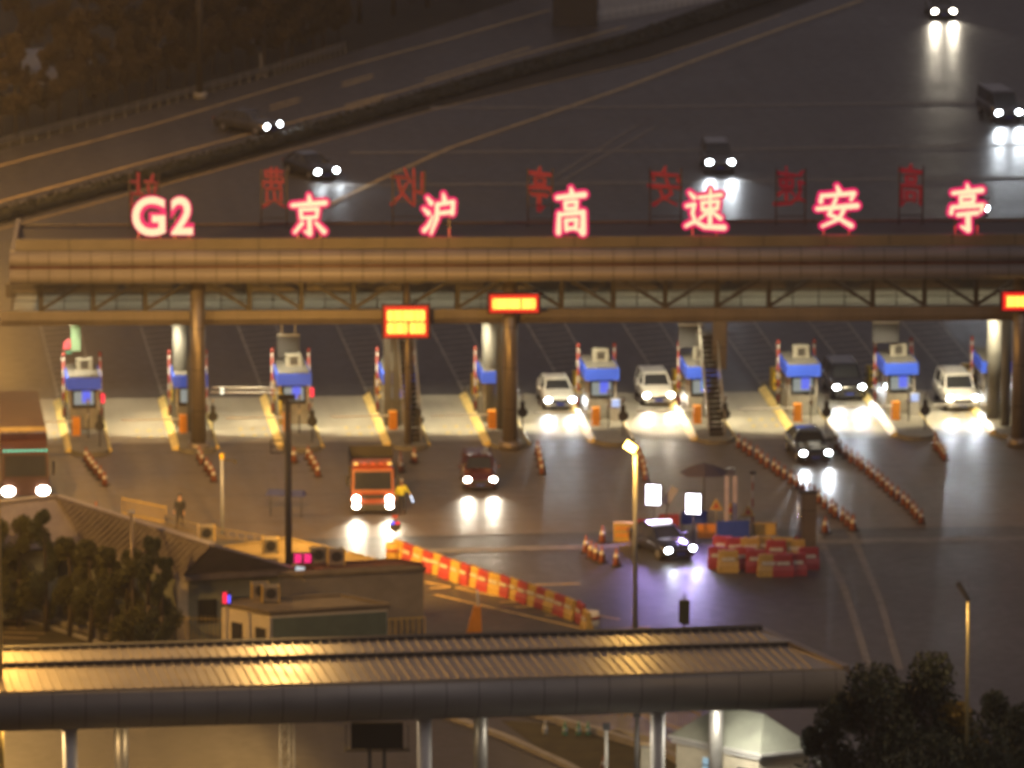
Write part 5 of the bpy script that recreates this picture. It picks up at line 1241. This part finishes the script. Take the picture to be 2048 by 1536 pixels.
# columnar row lower left
for k, (x, y, tp_, kd) in enumerate(((-10, 1262, 1040, 'column'), (40, 1255, 1035, 'column'), (92, 1262, 1015, 'column_dark'), (140, 1272, 1075, 'column'), (182, 1285, 1080, 'column'), (222, 1298, 1095, 'column'), (258, 1308, 1100, 'column'), (300, 1322, 1068, 'column_dark'), (326, 1328, 1110, 'column_dark'))):
    tree(kd, x, y, tp_, '%s tree from the left in the row before the hipped building' % ORD[k], 'row of columnar trees', 1.25 if kd == 'column' else 1.1)
tree('bush', 1745, 1760, 1345, 'big round black-green tree right of the near canopy', 'dark trees at lower right', .95)
tree('bush', 1860, 1740, 1322, 'dark tree with a ragged top left of the tall lamp post', 'dark trees at lower right', .8)
tree('bush', 1660, 1720, 1420, 'low dark tree at the corner of the small house', 'dark trees at lower right', .8)
tree('bush', 2040, 1720, 1420, 'dark tree at the lower right corner', 'dark trees at lower right', .9)
tree('green', 1985, 1690, 1385, 'dull green tree right of the tall lamp post', 'dark trees at lower right', 1.)
tree('gold', 1918, 1740, 1408, 'amber-lit tree at the foot of the tall lamp post', 'dark trees at lower right', 1.1)
# median hedge along the highway
hb = MB(); P = gl((-60, 455), (150, 398), (320, 352), (520, 297), (700, 245), (870, 196), (1040, 148), (1250, 92), (1560, -10)); r = random.Random(4)
fine = []
for a_, b2 in zip(P, P[1:]):
    n_ = max(2, int((b2-a_).length/.7)); fine += [a_+(b2-a_)*(k/n_) for k in range(n_)]
rings = []
for k, p_ in enumerate(fine):
    d_ = (fine[min(k+1, len(fine)-1)]-fine[max(0, k-1)]).normalized(); sd_ = Vector((-d_.y, d_.x, 0))
    ring = []
    for q_, (off, zz) in enumerate(((-.7, .02), (-.8, .22), (-.65, .42), (-.3, .5), (.3, .5), (.65, .42), (.8, .22), (.7, .02))):
        v_ = p_+sd_*off; v_.z = zz; n3_ = noise.noise(v_*1.3); v_ += sd_*(n3_*.25)+Vector((0, 0, (noise.noise(v_*.9+Vector((7, 1, 0)))*.16) if zz > .2 else 0)); ring.append(tuple(v_))
    rings.append(ring)
hb.loft(rings, smooth=False)
for k in range(9000):
    p_ = r.choice(fine); c0_ = Vector((p_.x+r.uniform(-.85, .85), p_.y+r.uniform(-.8, .8), r.uniform(.25, .62)))
    n3_ = Vector((r.gauss(0, 1), r.gauss(0, 1), r.gauss(.5, 1))).normalized(); u_ = n3_.orthogonal().normalized()*r.uniform(.06, .13); v_ = n3_.cross(u_)*.7
    hb.bm.faces.new([hb.bm.verts.new(c0_+q_) for q_ in (u_, v_, -u_, -v_)])
o = hb.build('median_hedge', M['hedge']); tag(o, 'long dark clipped hedge on the highway median', 'hedge')
P = G(400, 196); t = thing('tall_pole', 'tall grey pole rising out of the dark tree belt', 'pole', P, 0); MB().tube((0, 0, 0), (0, 0, 12), .24, .18, n=12).build('shaft', M['steel_dark'], t); MB().tube((0, 0, 0), (0, 0, .4), .5, n=12).build('foot', M['concrete'], t)
P = G(526, 152); t = thing('marker_post', 'pale pointed post at the edge of the highway', 'post', P, 0); MB().tube((0, 0, 0), (-.2, 0, 1.6), .22, .06, n=8).build('shaft', M['wall_grey'], t); MB().box(0, 0, .05, .5, .5, .1).build('foot', M['concrete'], t)
P = G(1150, 46); t = thing('roadside_hut', 'black block of a roadside hut at the top of the view', 'hut', P, 0)
MB().box(0, 0, 1.8, 3.2, 3, 3.6).build('wall', M['dark_board'], t); MB().box(0, 0, 3.7, 3.6, 3.4, .2).build('roof', M['steel_dark'], t)
fence([(1196, 42), (1320, 20), (1420, 4)], .8, M['white_paint'], 'pale guard rail beside the grey pavement at the top', 8, rails=(.6, .8))

# ------------------------------------------------------------------ street lighting masts (sodium)
SOD = (1, .49, .085)
def mast(px, py, h, e, label, rad=.5, col=None):
    P = G(px, py); t = thing('lamp_mast', label, 'lamp mast', P, 0)
    MB().tube((0, 0, 0), (0, 0, h), .14, .09, n=10).build('pole', M['steel'], t); MB().tube((0, 0, h), (0, 0, h+.35), .8, .5, n=14).build('lamp_ring', M['steel'], t)
    light('POINT', 'lamp_light', (0, 0, h-.6), e, col or SOD, t, size=rad)
mast(-190, 1060, 20, 30000, 'sodium lamp mast just left of the view beside the forecourt', col=(1, .55, .15))
mast(-260, 1420, 16, 12000, 'sodium lamp mast left of the view beside the near canopy')
mast(-150, 380, 22, 24000, 'sodium lamp mast left of the view beside the highway')
light('POINT', 'lamp_light', (-.5, 0, 41.5), 9000, SOD, bpy.data.objects['lamp_mast'], size=.6)
light('SPOT', 'flood_beam', (0, .3, HT(576, 1250, 800)), 46000, SOD, bpy.data.objects['mast'], aim=(.3, 1, -.55), size=.3, angle=100, blend=.8)
light('SPOT', 'flood_beam', (-.3, -.2, HT(576, 1250, 800)+.1), 11000, (1, .56, .16), bpy.data.objects['mast'], aim=(-.45, -1, -.06), size=.7, angle=75, blend=.9)  # added beam from a dark lamp, for the gold sheen on the near roof
mast(-34, 1545, 13, 2600, 'sodium lamp mast just behind the left end of the near canopy')  # out of view, placed so that its reflection gilds the roof
mast(-120, 1600, 15, 4000, 'second sodium lamp mast behind the left end of the near canopy')  # another added lamp for the same roof streak

# ------------------------------------------------------------------ night haze: one closed box of thin even air
hz = MB().box(0, 1250, 41.5, 6100, 7600, 85.0)
hm_ = bpy.data.materials.new('haze'); hm_.use_nodes = True; hn = hm_.node_tree; hn.nodes.remove(hn.nodes['Principled BSDF'])
pv = hn.nodes.new('ShaderNodeVolumePrincipled'); pv.inputs['Color'].default_value = (.85, .82, .8, 1); pv.inputs['Density'].default_value = .00022; pv.inputs['Anisotropy'].default_value = .55
hn.links.new(pv.outputs[0], hn.nodes['Material Output'].inputs['Volume'])
ho = hz.build('haze', hm_); ho['kind'] = 'stuff'
scn.cycles.volume_bounces = 0
